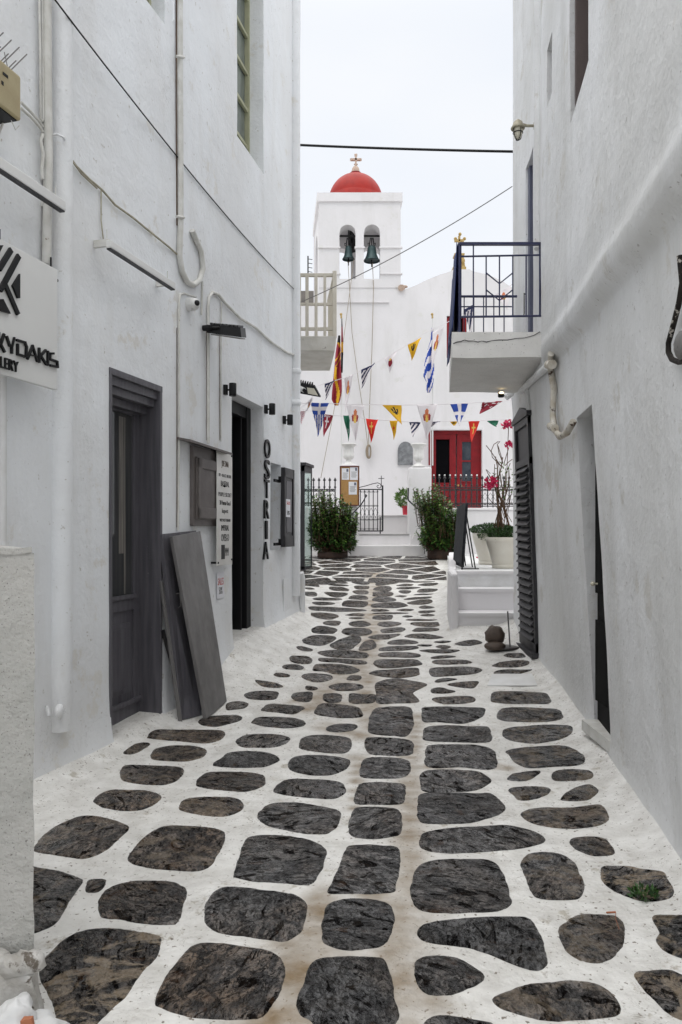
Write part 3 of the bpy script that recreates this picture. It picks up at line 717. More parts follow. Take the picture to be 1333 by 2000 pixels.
wall_grid(mb, frange(-3, 3, .5)+frange(3.2, 10.28, .13)+frange(10.3, 10.5, .04)+frange(10.6, 17, .8), frange(-.3, 1.2, .1)+frange(1.4, 4, .2)+frange(4.4, 10.2, .4), lsurf,
    [(5.46, 6.18, .02, 2.80, linner(.28)), (5.30, 6.24, 5.87, 6.65, linner(.22)), (7.88, 8.73, 5.81, 8.7, linner(.26)), (7.73, 8.73, .36, 3.07, linner(.3)), (8.98, 9.38, 1.38, 2.45, linner(.16))])
mb.add([(-11, -3, 6.75), (xl(-3), -3, 6.75), (xl(6.35), 6.35, 6.75), (-11, 6.35, 6.75)], [(0,1,2,3)])
mb.add([(-11, 6.38, 9.6), (xl(6.42), 6.38, 9.6), (xl(10.28), 10.3, 9.6), (-11, 10.4, 9.6), (-11, 6.38, 6), (xl(6.42), 6.38, 6)], [(0,1,2,3), (0, 4, 5, 1)])
mb.add([(-11, -3, -.1), (xl(-3), -3, -.1), (xl(-3), -3, 6.75), (-11, -3, 6.75)], [(0,1,2,3)])
part('wall', mb, M['wallL'], left)
# grey door
A = lambda s0, s1, z0, z1, n0, n1, mb_, m=0: mb_.fbox(WA, s0, s1, z0, z1, n0, n1, m)
off = -.19
sx = lambda px, pl=WA, o=off: pl.hit(px, 1000, o)[0]
zx = lambda px, py, pl=WA, o=off: pl.hit(px, py, o)[1]
s_g0, s_g1, s_st = -.12, sx(262), sx(279)
mb = MB()
ztop, zg1, zg0, zl0 = 2.62, zx(262, 812), zx(262, 1163), zx(262, 1190)
A(s_g1, s_st, .07, ztop, off-.04, off, mb); A(-.25, -.12, .07, ztop, off-.04, off, mb)
A(-.12, s_g1, zg1, ztop, off-.04, off, mb); A(-.12, s_g1, zl0, zg0, off-.04, off, mb)
A(-.12, s_g1, .07, .22, off-.04, off, mb)
A(-.12, s_g1+.01, zg0-.02, zg0+.015, off, off+.02, mb); A(-.2, s_st, .2, .24, off, off+.02, mb)
door = part('door', mb, M['grey'], left, .004)
mb = MB(); A(-.12, s_g1, .22, zl0, off-.035, off-.018, mb)
A(-.04, s_g1-.05, .30, zl0-.10, off-.018, off-.004, mb); A(-.01, s_g1-.08, .34, zl0-.14, off-.004, off+.004, mb)
part('lower_panel', mb, M['grey'], door, .003)
mb = MB(); A(-.12, s_g1, zg0, zg1, off-.03, off-.022, mb); part('glass_pane', mb, M['glass'], door)
mb = MB(); A(s_g1-.19, s_g1-.125, zg0+.35, zg1-.03, off-.021, off-.019, mb); A(s_g1-.115, s_g1-.095, zg0+.02, zg1-.03, off-.021, off-.019, mb)
part('curtain', mb, M['curt'], door)
mb = MB()   # casing
A(-.012, .022, .03, 2.80, -.26, .006, mb); A(.722, .757, .03, 2.80, -.05, .006, mb); A(-.012, .757, 2.765, 2.815, -.05, .008, mb)
A(.022, .722, 2.70, 2.765, -.10, -.02, mb); A(.022, .722, 2.64, 2.70, -.16, -.05, mb); A(-.1, .722, 2.58, 2.64, -.28, -.12, mb)
A(s_st, .722, .05, 2.76, -.28, -.04, mb)
for n0, n1 in ((-.075, -.06), (-.115, -.10), (-.165, -.145)): A(s_st-.016, s_st, .12, 2.30, n0, n1, mb)
A(s_st-.02, s_st, .06, 2.60, -.195, -.18, mb)
mb.tube([WA(s_st-.03, 2.58, off+.06), WA(s_st-.035, 2.5, off+.065), WA(s_st-.02, 2.42, off+.05), WA(s_st-.03, 2.34, off+.045), WA(s_st-.01, 2.3, off+.03)], .012, 6)
part('door_frame', mb, M['grey'], left, .004)
mb = MB(); A(-.02, .757, -.03, .055, -.28, .03, mb); part('door_sill', mb, M['grey'], left, .005)
# shop doorway
B = lambda s0, s1, z0, z1, n0, n1, mb_, m=0: mb_.fbox(WB, s0, s1, z0, z1, n0, n1, m)
sB = lambda px, o=0: WB.hit(px, 1000, o)[0]
zB = lambda px, py, o=0: WB.hit(px, py, o)[1]
sA0, sA1 = (7.73-6.39)*1.025, (8.73-6.39)*1.025
mb = MB(); B(sA0-.3, sA1+.02, .3, 3.1, -.9, -.31, mb); part('doorway_interior', mb, M['dark'], left)  # solid black block; the unlit room's darkness is put into its colour
mb = MB(); f0, f1 = sB(481, -.17), sB(492, -.17)
B(f0, f1, .40, 3.06, -.3, -.16, mb); B(f0-.09, f0-.05, .40, 3.0, -.305, -.2, mb); B(sA0-.1, f1, 2.93, 3.065, -.3, -.17, mb)
shopdoor = part('shop_door_frame', mb, M['ink'], left, .004)
mb = MB(); B(sA0-.1, sA1-.002, .2, .385, -.3, .0, mb); B(sA0+.06, sA1+.03, .2, .33, 0, .10, mb)
part('door_step', mb, M['step'], left, .012)
# upper windows
def owin(s0, s1, z0, z1, pl, dpt, name, npan, fw=.07):
    fr = MB()
    for a, b, c, d in ((s0, s0+fw, z0, z1), (s1-fw, s1, z0, z1), (s0, s1, z0, z0+fw), (s0, s1, z1-fw, z1), ((s0+s1)/2-.04, (s0+s1)/2+.04, z0, z1)): fr.fbox(pl, a, b, c, d, -dpt-.03, -dpt+.03)
    for k in range(1, npan): zz = z0+(z1-z0)*k/npan; fr.fbox(pl, s0, s1, zz-.02, zz+.02, -dpt-.02, -dpt+.015)
    wn = part(name, fr, M['olive'], left, .004)
    gl = MB(); gl.fbox(pl, s0, s1, z0, z1, -dpt-.08, -dpt-.025); part('pane', gl, M['olglass'], wn)
sW0, sW1 = (7.88-6.39)*1.025, (8.73-6.39)*1.025
owin(sW0-.1, sW1+.05, 5.70, 8.75, WB, .2, 'window', 7)
owin((5.30-5.46)*1.0388-.1, (6.24-5.46)*1.0388+.04, 5.80, 6.68, WA, .16, 'window', 2)
# small window niche + folded shutter
mb = MB(); n0, n1 = sB(528), sB(549); B(n0-.1, n1+.06, 1.3, 2.5, -.24, -.155, mb); part('niche_back', mb, M['wallL'], left)
c0, c1 = sB(552, .07), sB(571.5, .07); zt, zb = zB(560, 915, .07), zB(560, 1068, .07)
mb = MB(); B(c0, c1, zb, zt, .05, .085, mb); B(c0, c0+.06, zb, zt, .085, .1, mb); B(c1-.06, c1, zb, zt, .085, .1, mb); B(c0, c1, zt-.12, zt, .085, .1, mb); B(c0, c1, zb, zb+.14, .085, .1, mb)
sh = part('shutter', mb, M['greyd'], left, .003)
mb = MB(); B(c0+.1, c1-.1, zb+.18, zt-.16, .085, .094, mb); part('shutter_panel', mb, M['grey'], sh, .003)
for zz in (zt-.11, zb+.10):
    mb = MB(); B(n1-.34, n1-.12, zz-.08, zz-.045, .01, .03, mb); B(n1-.14, n1-.11, zz-.08, zz, .01, .05, mb); B(n1-.14, c0+.02, zz-.035, zz, .04, .06, mb); part('hinge_arm', mb, M['ink'], sh)
mb = MB(); k0, k1 = sB(559, .1), sB(567, .1); z1_, z0_ = zB(563, 975, .1), zB(563, 1010, .1); B(k0, k1, z0_, z1_, .1, .104, mb)
text(mb, 'SALES', WB, k0+.02, k1-.02, z1_-.07, z1_-.03, .104, .002, 1); text(mb, '50%', WB, k0+.03, k1-.03, z0_+.03, z0_+.08, .104, .002, 2)
single('sale_sticker', mb, [M['paper'], M['redink'], M['ink']], 'small white sales sticker on the dark folded shutter', 'sticker')
# cabinet window with board over it
q0, q1 = sB(371), sB(424); zt, zb = 2.39, 1.66
mb = MB(); B(q0, q1+.02, zb, zt, 0, .035, mb)
cab = part('cupboard_window', mb, M['cab'], left, .004)
r0 = sB(385, .05)
mb = MB(); B(r0, q1+.01, zb+.06, zt-.10, .035, .055, mb)
for a, b, c, d in ((r0+.01, r0+.09, zb+.07, zt-.11), (q1-.08, q1, zb+.07, zt-.11), (r0+.01, q1, zb+.07, zb+.17), (r0+.01, q1, zt-.20, zt-.11)): B(a, b, c, d, .055, .068, mb)
lf = part('door_leaf', mb, M['cab'], cab, .003)
mb = MB(); mb.ball(WB(q1-.02, (zb+zt)/2+.03, .09), .012); mb.tube([WB(q1-.02, (zb+zt)/2+.03, .06), WB(q1-.02, (zb+zt)/2+.03, .09)], .004, 6); part('knob', mb, M['ink'], cab)
mb = MB(); p_ = [(365, 857), (450, 882)]; a0, a1 = sB(366, .1), sB(449, .1)
mb.hexa([WB(a0, 2.41, 0), WB(a1, 2.40, 0), WB(a1, 2.37, .13), WB(a0, 2.385, .13), WB(a0, 2.43, 0), WB(a1, 2.42, 0), WB(a1, 2.39, .13), WB(a0, 2.405, .13)])
part('rain_board', mb, M['cab'], cab)
# embedded pipes
def tubepx(mb, pl, pts, r, off=0, seg=8, m=0): mb.tube([pl.px(x, y, off) for x, y in pts], r, seg, m)
mb = MB(); Yd = 4.89; xd = xl(Yd); mb.tube([(xd+.01, Yd, .3), (xd+.015, Yd, 4), (xd+.01, Yd, 6.7)], .075, 16); part('rain_pipe', mb, M['wallL'], left)
mb = MB(); z_ = 4.22
mb.tube([WA.px(100, 265, .03), WA.px(112, 262, .11), WA.px(124, 268, .10), WA.px(130, 276, .03)], .008, 6); part('pipe_strap', mb, M['wallL'], left)
mb = MB(); mb.tube([WA.px(92, -60, .04), WA.px(93, 150, .04), WA.px(95, 300, .04), WA.px(93, 420, .04), WA.px(91, 516, .04)], .028, 10); part('thin_pipe', mb, M['pipe'], left)
mb = MB(); tubepx(mb, WB, [(352, -80), (352, 120), (353, 300), (353, 440), (351, 500), (356, 530), (366, 550), (378, 557), (390, 548), (397, 525), (393, 490), (382, 465), (376, 450)], .026, .03, 10)
mb.tube([WB.px(345, 423, .03), WB.px(360, 425, .06)], .012, 6); mb.tube([WB.px(345, 110, .03), WB.px(360, 112, .06)], .012, 6)
part('looped_pipe', mb, M['pipe'], left)
mb = MB(); s_ = sB(574); mb.tube([WB(s_, .75, .02), WB(s_, 3, .02), WB(s_+.01, 3.55, .02), WB(s_, 3.6, .02), WB(s_, 9.55, .02)], .07, 14)
for zz in (3.3, 3.72): mb.lathe(WB(s_, zz, .02), [(.075, 0), (.085, .02), (.085, .05), (.075, .07)], 14)
mb.tube([WB(s_+.25, .45, .05), WB(s_+.25, .98, .05), WB(s_+.22, 1.05, .04)], .04, 10)
part('downpipe', mb, M['wallL'], left)
mb = MB()
tubepx(mb, WB, [(383, 580), (360, 573), (352, 575), (350, 590), (350, 700), (350, 880), (348, 1036)], .010, .012); 
for zz in range(0): pass
part('corrugated_conduit', mb, M['pipe'], left)
mb = MB(); tubepx(mb, WB, [(407, 866), (407, 700), (407, 600), (409, 580), (416, 571), (427, 575), (440, 592), (470, 622), (500, 640), (530, 668), (560, 688), (586, 697)], .015, .02)
tubepx(mb, WB, [(432, 862), (432, 700), (433, 590)], .007, .01); tubepx(mb, WB, [(394, 615), (395, 580), (396, 550)], .010, .014)
part('conduit', mb, M['pipe'], left)
mb = MB(); mb.ball(WA.px(116, 1390, .07), .05, 0, 12, (.5, 1, 1), .15); mb.tube([WA.px(92, 1378, .02), WA.px(96, 1398, .04)], .012, 6); part('pipe_stub', mb, M['wallL'], left)
mb = MB(); B(sB(553), sB(568), zB(560, 1195), zB(560, 1130), .005, .012, mb); part('meter_hatch', mb, M['wallL'], left)
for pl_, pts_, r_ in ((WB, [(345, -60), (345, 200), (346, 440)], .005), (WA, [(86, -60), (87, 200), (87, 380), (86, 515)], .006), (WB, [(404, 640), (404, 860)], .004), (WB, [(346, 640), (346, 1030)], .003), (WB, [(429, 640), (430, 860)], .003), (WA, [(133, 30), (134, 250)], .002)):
    mb = MB(); tubepx(mb, pl_, pts_, r_, .006, 5); part('gap_shadow', mb, M['bark'], left)  # thin dark tubes put in as gap shadow beside pipes and conduits
# ================================================================== things on the left wall
def cable(name, pts, r, m, label, cat='cable', group=None, sag=0, n=24):
    pts = [Vector(p) for p in pts]; out = []
    if len(pts) == 2:
        for i in range(n+1):
            t = i/n; q = pts[0].lerp(pts[1], t); q.z -= sag*4*t*(1-t); out.append(q)
    else: out = pts
    mb = MB(); mb.tube(out, r, 6); return single(name, mb, m, label, cat, group)
def cat_px(pl, pts, off): return [pl.px(x, y, off) for x, y in pts]
mb = MB(); tubepx(mb, WA, [(129, 297), (150, 325), (175, 350), (200, 371), (225, 400), (260, 425), (300, 458)], .008, .015); tubepx(mb, WB, [(300, 458), (330, 482), (352, 502)], .008, .015)
tubepx(mb, WA, [(198, 368), (198, 430), (203, 475)], .005, .012); tubepx(mb, WA, [(133, 303), (160, 340), (190, 368)], .006, .03)
single('wall_cable', mb, M['lamp'], 'painted cable sagging along the left wall above the thin light rail', 'cable')
cable('overhead_wire', [P(78, -40, 4.55), P(585, 575, 10.15)], .006, M['ink'], 'thin black wire running along the left house down to its far corner', 'wire', sag=.10)
cable('overhead_wire', [P(588, 590, 10.5), P(1001, 364, 9.45)], .006, M['inkg'], 'thin wire slanting up across the lane in front of the belfry', 'wire', sag=.08)
cable('overhead_wire', [P(580, 283, 10.35), P(1004, 296, 9.5)], .016, M['ink'], 'thick black cable crossing the sky above the red dome', 'wire', sag=.01)
def rail_light(px0, y0, px1, y1, hgt, label):
    r = thing('light_rail', label, 'light fitting', WA.px(px1, y1, .1))
    a, za = WA.hit(px0, y0, .1); b, zb_ = WA.hit(px1, y1, .1); z = (za+zb_)/2
    mb = MB(); mb.fbox(WA, a, b, z-hgt, z, .115, .155); part('housing', mb, M['signw'], r, .006)
    mb = MB(); mb.fbox(WA, a+.01, b-.01, z-hgt-.008, z-hgt, .117, .153); part('underside_strip', mb, M['greyd'], r)  # dark strip along the underside of the rail
    for t in (.04, .96):
        mb = MB(); s_ = a+(b-a)*t; mb.fbox(WA, s_-.012, s_+.012, z-.03, z+.02, -.0, .12); mb.tube([WA(s_, z-.02, .1), WA(s_, z+.09, .1)], .004, 5); part('bracket', mb, M['pipe'], r)
rail_light(203, 462, 332, 560, .055, 'long thin white light rail on the left wall above the grey door')
rail_light(-60, 272, 115, 400, .065, 'white light rail on the left wall above the gallery sign')
# gallery sign
gs = thing('gallery_sign', 'large white gallery sign panel with black raised letters on the left wall', 'sign', WA.px(60, 750, .1))
so_ = .16; sL, sR = WA.hit(-170, 600, so_)[0], WA.hit(113, 600, so_)[0]; zt, zb = WA.hit(113, 527, so_)[1], WA.hit(113, 762, so_)[1]
mb = MB(); mb.fbox(WA, sL, sR, zb, zt, so_-.03, so_); part('panel', mb, M['signw'], gs, .003)
def sp_(x, y): return (x/5.885, 440+y/5.885)
def stroke(mb, pts, wpx=5, m=0, dep=.014):
    o = [Vector(sp_(*p)) for p in pts]
    for a, b in zip(o, o[1:]):
        sa, za = WA.hit(a.x, a.y, so_); sb, zb_ = WA.hit(b.x, b.y, so_); A_, B_ = Vector((sa, za)), Vector((sb, zb_)); d = (B_-A_).normalized(); nrm = Vector((-d.y, d.x))*wpx*.0015; A_ -= d*.006; B_ += d*.006
        mb.prism([WA(q.x, q.y, so_+.002) for q in (A_-nrm, B_-nrm, B_+nrm, A_+nrm)], WA.n*dep, m)
lg = MB()
stroke(lg, [(110, 290), (-20, 500)], 10); stroke(lg, [(200, 360), (40, 660), (-10, 740)], 10); stroke(lg, [(50, 690), (190, 1015)], 9)
for poly in ([(213, 560), (213, 840), (190, 840), (130, 695)], [(20, 850), (105, 1018), (-10, 985), (-40, 850)], [(20, 232), (-30, 330), (-30, 232)]):
    quads_px(lg, WA, [sp_(*p) for p in poly], so_+.002, .014)
part('emblem', lg, M['ink'], gs)
lt = MB(); W_ = 4.3
stroke(lt, [(30, 1260), (-5, 1370), (35, 1450)], W_); stroke(lt, [(-30, 1240), (-32, 1420)], W_)
stroke(lt, [(65, 1285), (95, 1380), (122, 1395), (122, 1465)], W_); stroke(lt, [(150, 1300), (130, 1385)], W_-2)
stroke(lt, [(185, 1322), (275, 1350), (292, 1400), (288, 1500), (270, 1508), (190, 1485), (190, 1375)], W_)
stroke(lt, [(305, 1530), (362, 1390), (415, 1560)], W_); stroke(lt, [(335, 1490), (370, 1500)], W_-2)
stroke(lt, [(438, 1420), (438, 1570)], W_); stroke(lt, [(510, 1440), (455, 1500), (515, 1595)], W_)
stroke(lt, [(538, 1455), (538, 1605)], W_); stroke(lt, [(600, 1475), (562, 1475), (562, 1540), (645, 1570), (650, 1630), (570, 1612)], W_)
part('name_letters', lt, M['ink'], gs)
l2 = MB(); a0 = WA.hit(*sp_(-55, 1600), so_)[0]; a1 = WA.hit(*sp_(198, 1600), so_)[0]; zz0 = WA.hit(*sp_(180, 1690), so_)[1]; text(l2, 'LLERY', WA, a0, a1, zz0, zz0+.062, so_+.002, .012); part('word_letters', l2, M['ink'], gs)
for px_ in (5, 105):
    mb = MB(); a_, _ = WA.hit(px_, 600, .1); mb.tube([WA(a_, zt-.05, 0), WA(a_, zt-.05, so_-.03)], .01, 6); mb.tube([WA(a_, zt-.02, .08), WA(a_, zt+.1, .08)], .006, 5); part('bracket', mb, M['ink'], gs)
mb = MB(); a_ = WA.hit(6, 800, .03)[0]; mb.tube([WA(a_, -.02, .03), WA(a_, 2.6, .03)], .022, 10); single('white_pipe', mb, M['pipew'], 'thin white pipe running down the left wall below the gallery sign', 'pipe')
# junction box with bird spikes
jb = thing('junction_box', 'yellowed electrical box with bird spikes and cables on the left wall', 'electrical box', WA.px(20, 235, .1))
a0, a1 = WA.hit(-30, 200, .2)[0], WA.hit(42, 200, .2)[0]; z1_, z0_ = WA.hit(42, 150, .2)[1], WA.hit(42, 237, .2)[1]
mb = MB(); mb.fbox(WA, a0, a1, z0_, z1_, .02, .2); part('box', mb, M['jb'], jb, .012)
mb = MB(); mb.fbox(WA, a0+.02, a1-.02, z0_-.008, z0_+.004, .04, .185); part('vent_base', mb, M['ink'], jb)
mb = MB(); mb.fbox(WA, a1-.15, a1-.11, z0_+.18, z0_+.195, .2, .203); part('vent_hole', mb, M['ink'], jb)
mb = MB(); mb.fbox(WA, a1-.16, a1-.145, z0_+.12, z0_+.14, .2, .203); part('vent_hole', mb, M['ink'], jb)
mb = MB()
for i in range(9):
    s_ = a0+(a1-a0)*(i+.3)/9; nn = .06+.1*(i % 2)
    mb.tube([WA(s_, z1_, nn), WA(s_+.09, z1_+.15, nn+.05)], .0032, 4); mb.tube([WA(s_, z1_, nn), WA(s_+.0, z1_+.12, nn-.03)], .0022, 4)
part('bird_spikes', mb, M['inkg'], jb)
mb = MB()
for i in range(7):
    s_ = a0+(a1-a0)*(i+.5)/7; mb.tube([WA(s_, z0_+.01, .1), WA(s_-.02+.01*(i % 3), z0_-.12, .06), WA(s_-.03+.012*(i % 2), z0_-.3, .03), WA(s_-.02, z0_-.55, .03)], .007, 5)
mb.tube([WA(a1-.04, z0_, .16), WA(a1-.01, z0_-.05, .17), WA(a1+.02, z0_-.01, .17)], .003, 5)
tubepx(mb, WA, [(42, 200), (60, 218), (76, 235), (84, 248)], .009, .03); tubepx(mb, WA, [(42, 212), (60, 228), (80, 250), (84, 258)], .009, .04)
tubepx(mb, WA, [(84, 262), (80, 275), (85, 300), (82, 330), (84, 350)], .011, .04); tubepx(mb, WA, [(77, -20), (79, 100), (80, 232), (84, 237)], .008, .03); tubepx(mb, WA, [(83, -20), (84, 110), (85, 235)], .007, .03)
part('cables', mb, M['pipe'], jb)
# dome camera, floodlights, spots
cc = thing('security_camera', 'small white dome security camera under the looped pipe', 'security camera', WB.px(380, 595, .05))
c = WB.px(379, 594, .06); mb = MB(); mb.tube([c-WB.n*.06, c-WB.n*.01], .06, 16); mb.ball(c, .055, 0, 14); part('housing', mb, M['signw'], cc)
mb = MB(); mb.ball(c+Vector((.035, -.035, 0)), .026, 0, 10); part('lens', mb, M['ink'], cc)
fl = thing('floodlight', 'black LED floodlight on a short arm projecting from the left wall', 'floodlight', WB.px(440, 655, .2))
h0 = WB.px(397, 641, .02); mb = MB(); q = P(408, 643, 7.0)
mb.tube([h0, h0+Vector((.09, -.02, 0))], .028, 8); mb.tube([h0+Vector((.05, -.02, 0)), h0+Vector((.16, -.02, 0))], .014, 6); part('arm', mb, M['ink'], fl)
mb = MB(); Yf = 6.95
pts = [P(404, 634, Yf), P(470, 640, Yf), P(472, 659, Yf), P(404, 650, Yf)]
mb.prism(pts, (.02, .2, .05)); 
for i in range(8): t = .1+.8*i/7; a_ = pts[0].lerp(pts[1], t); mb.prism([a_+Vector((0, 0, 0)), a_+Vector((.012, 0, 0)), a_+Vector((.012, 0, .022)), a_+Vector((0, 0, .022))], (.02, .2, .05))
part('body', mb, M['ink'], fl, .003)
mb = MB(); mb.prism([P(412, 652, Yf-.004), P(470, 660.5, Yf-.004), P(470, 662.5, Yf-.004), P(412, 654, Yf-.004)], (.02, .2, .05)); part('glass', mb, M['inkg'], fl)
fl = thing('floodlight', 'black finned floodlight past the far corner of the left house under the cream balcony', 'floodlight', P(605, 778, 10.6))
Yf = 10.6; mb = MB(); pts = [P(583, 748, Yf), P(615, 754, Yf), P(627, 776, Yf), P(583, 768, Yf)]; mb.prism(pts, (.0, .12, .04))
for i in range(6): t = .1+.85*i/6; a_ = pts[0].lerp(pts[1], t); mb.prism([a_, a_+Vector((.02, 0, .002)), a_+Vector((.02, 0, .035)), a_+Vector((0, 0, .03))], (0, .12, .04))
part('body', mb, M['ink'], fl, .003)
mb = MB(); mb.prism([P(600, 757, Yf-.005), P(614, 759, Yf-.005), P(622, 773, Yf-.005), P(602, 769, Yf-.005)], (0, -.01, 0)); part('glass', mb, M['lampglass'], fl)
mb = MB(); mb.tube([P(575, 756, Yf+.05), P(590, 760, Yf+.05)], .02, 6); part('arm', mb, M['ink'], fl)
bc = thing('bullet_camera', 'white bullet camera beside the finned floodlight', 'security camera', P(590, 765, 10.45))
mb = MB(); mb.tube([P(580, 755, 10.55), P(594, 762, 10.4)], .035, 12); part('housing', mb, M['signw'], bc); mb = MB(); mb.tube([P(593.5, 761.5, 10.41), P(595, 763, 10.38)], .025, 12); part('lens', mb, M['ink'], bc)
mb = MB(); mb.tube([P(574, 750, 10.6), P(583, 757, 10.52)], .012, 6); part('bracket', mb, M['signw'], bc)
for (px_, py_), lb in zip(((455, 761), (532, 799), (567, 820)), ('black cylinder spotlight nearest the lane entrance, over the shop doorway\'s left edge', 'black cylinder spotlight just right of the shop doorway, middle of three', 'black cylinder spotlight farthest along the left wall, near the downpipe')):
    c = WB.px(px_, py_, .09); t_ = thing('wall_spotlight', lb, 'wall lamp', WB.px(px_, py_, 0), 'black spotlights on the left wall')
    mb = MB(); mb.lathe(c-Vector((0, 0, .065)), [(.036, 0), (.038, .005), (.038, .125), (.034, .13)], 16); part('lamp_body', mb, M['ink'], t_)
    mb = MB(); b_ = c-WB.n*.08; mb.lathe(b_-Vector((0, 0, .05)), [(.028, 0), (.028, .10)], 12); mb.tube([b_, c], .01, 6); part('wall_mount', mb, M['ink'], t_)
# vertical shop lettering
ls = thing('letter_sign', 'tall thin black letters stacked down the wall right of the shop doorway', 'sign', WB.px(522, 1092, .03))
for ch, x0, x1, y0, y1 in (('O', 518, 529, 858, 895), ('S', 518, 528, 898, 936), ('T', 518, 527, 937, 973), ('R', 517.5, 526.5, 977, 1013), ('I', 520.5, 523.5, 1017, 1053), ('A', 515.5, 525.5, 1058, 1092.5)):
    mb = MB(); a0, a1 = sB(x0, .03), sB(x1, .03); text(mb, ch, WB, a0, a1, zB((x0+x1)/2, y1, .03), zB((x0+x1)/2, y0, .03), .012, .022); part('letter', mb, M['ink'], ls)
# brand plate
bp = thing('brand_plate', 'narrow translucent plate listing clothing brands beside the shop doorway', 'sign', WB.px(438, 1103, .05))
of = .07; a0, a1 = sB(424, of), sB(454, of); z1_, z0_ = zB(438, 881, of), zB(438, 1104, of)
mb = MB(); mb.fbox(WB, a0, a1, z0_, z1_, of-.006, of); part('panel', mb, M['plate'], bp)
wd = a1-a0; cy_ = lambda y: zB(438, y, of)
mb = MB()
for s_, y, f, hh in (('BY • RACE BELIER', 929, .8, .030), ('BASEBAL', 945, .55, .055), ('PURPLE SECRET', 966, .85, .04), ('30 Human Rascal', 982, .7, .045), ('kapott', 999, .4, .055), ('WHY NOT BRAND', 1016, .7, .03), ('IMPERIAL', 1031, .5, .055), ('OVER-D', 1050, .5, .07)):
    mb = MB(); c = (a0+a1)/2+.01; z = cy_(y); text(mb, s_, WB, c-wd*f/2, c+wd*f/2, z-hh/2, z+hh/2, of, .002); part('lettering', mb, M['ink'], bp)
mb = MB(); mb.fbox(WB, a0+wd*.28, a0+wd*.5, cy_(1092), cy_(1064), of, of+.002); 
text(mb, 'MM', WB, a0+wd*.53, a0+wd*.75, cy_(1086), cy_(1070), of, .002)
part('logo', mb, M['ink'], bp)
mb = MB(); text(mb, 'JOE DNA', WB, a0+wd*.3, a0+wd*.75, cy_(915), cy_(900), of, .002); part('top_lettering', mb, M['bark'], bp)
for a_, z_ in ((a0+.03, z0_+.03), (a1-.02, z0_+.05), (a0+.02, z1_-.01), (a1-.02, z1_-.03)):
    mb = MB(); mb.tube([WB(a_, z_, 0), WB(a_, z_, of+.008)], .01, 8); part('standoff', mb, M['ink'], bp)
mb = MB(); a0, a1 = sB(422), sB(436); zt, zb = zB(429, 1117), zB(429, 1168); mb.fbox(WB, a0, a1, zb, zt, .009, .013)
text(mb, 'SALES', WB, a0+.02, a1-.02, zt-.13, zt-.06, .013, .002, 1); text(mb, '50%', WB, a0+.05, a1-.05, zb+.04, zb+.11, .013, .002, 2)
single('sale_sticker', mb, [M['paper'], M['redink'], M['inkg']], 'faded sales sticker on the white wall below the brand plate', 'sticker')
# boards leaning on the wall
def board(name, tl, tr, bl, br, offt, th, m, label, ribs=0, extra=None):
    TL, TR = WA.px(*tl, offt), WA.px(*tr, offt)
    if tr[0] > 341: TR = WB.px(*tr, offt)
    BL, BR = gp(*bl), gp(*br); BL.z += .006; BR.z += .006
    n_ = (TR-TL).cross(BL-TL).normalized(); n_ = n_ if n_.dot(Vector((1, -.5, 0))) < 0 else -n_
    mb = MB(); mb.hexa([BL, BR, BR+n_*th, BL+n_*th, TL, TR, TR+n_*th, TL+n_*th])
    for i in range(ribs):
        t = (i+.5)/ribs; a, b = TL.lerp(TR, t), BL.lerp(BR, t); e = (TR-TL)*(.18/ribs)
        mb.hexa([b-n_*.008, b+e-n_*.008, b+e, b, a-n_*.008, a+e-n_*.008, a+e, a])
    return single(name, mb, m, label, 'board', 'grey boards leaning by the door', .004)
board('dark_panel', (317, 1043), (384, 1036), (357, 1408), (395, 1398), .02, .035, M['grey'], 'dark grey panel leaning on the wall behind the broad smooth board', 0)
board('leaning_board', (337, 1048), (392, 1037), (404, 1406), (444, 1371), .09, .03, M['plank'], 'broad smooth grey board leaning in front of the dark panel beside the grey door')
board('thin_plank', (315, 1135), (319, 1135), (352, 1410), (357, 1410), .015, .02, M['plank'], 'thin grey strip of wood leaning beside the grey door frame')
board('short_plank', (315, 1232), (322, 1230), (345, 1362), (352, 1370), .01, .02, M['greyd'], 'short dark plank leaning lowest, next to the door frame')
mb = MB(); q = P(352, 1165, 6.22); mb.tube([P(345, 1160, 6.25), P(352, 1158, 6.22), P(354, 1184, 6.22), P(349, 1187, 6.25)], .006, 6); single('metal_latch', mb, M['inkg'], 'small bent metal handle on the dark panel leaning by the door', 'handle')
# near pillar
pr = thing('wall_pillar', 'rough whitewashed pillar end at the left edge with crumbling plinth', 'pillar', (-1.3, 2.6, 0))
mb = MB(); nzv = []
def sk(q): return Vector((q.x-.62*max(0, q.y-2.4), q.y, q.z))
def rough_box(mb, x0, x1, y0, y1, z0, z1, st, amp):
    xs, ys, zs = frange(x0, x1, st), frange(y0, y1, st), frange(z0, z1, st)
    def d(p):
        q = Vector(p); return q+Vector((nz(q.x, q.y, q.z, 9), nz(q.y, q.z, q.x, 9), nz(q.z, q.x, q.y, 9)))*amp
    def sheet(f, a, b): 
        vs = [sk(d(f(u, v))) for v in b for u in a]; n = len(a); mb.add(vs, [(j*n+i, j*n+i+1, (j+1)*n+i+1, (j+1)*n+i) for j in range(len(b)-1) for i in range(n-1)], 0, True)
    sheet(lambda u, v: (u, y0, v), xs, zs); sheet(lambda u, v: (u, y1, v), xs, zs); sheet(lambda u, v: (x0, u, v), ys, zs); sheet(lambda u, v: (x1, u, v), ys, zs); sheet(lambda u, v: (u, v, z1), xs, ys)
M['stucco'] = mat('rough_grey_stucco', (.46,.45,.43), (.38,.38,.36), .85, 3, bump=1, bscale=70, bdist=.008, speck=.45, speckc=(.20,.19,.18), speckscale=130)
rough_box(mb, -1.75, -.992, 2.4, 2.75, -.1, 1.53, .04, .006); part('shaft', mb, M['stucco'], pr)
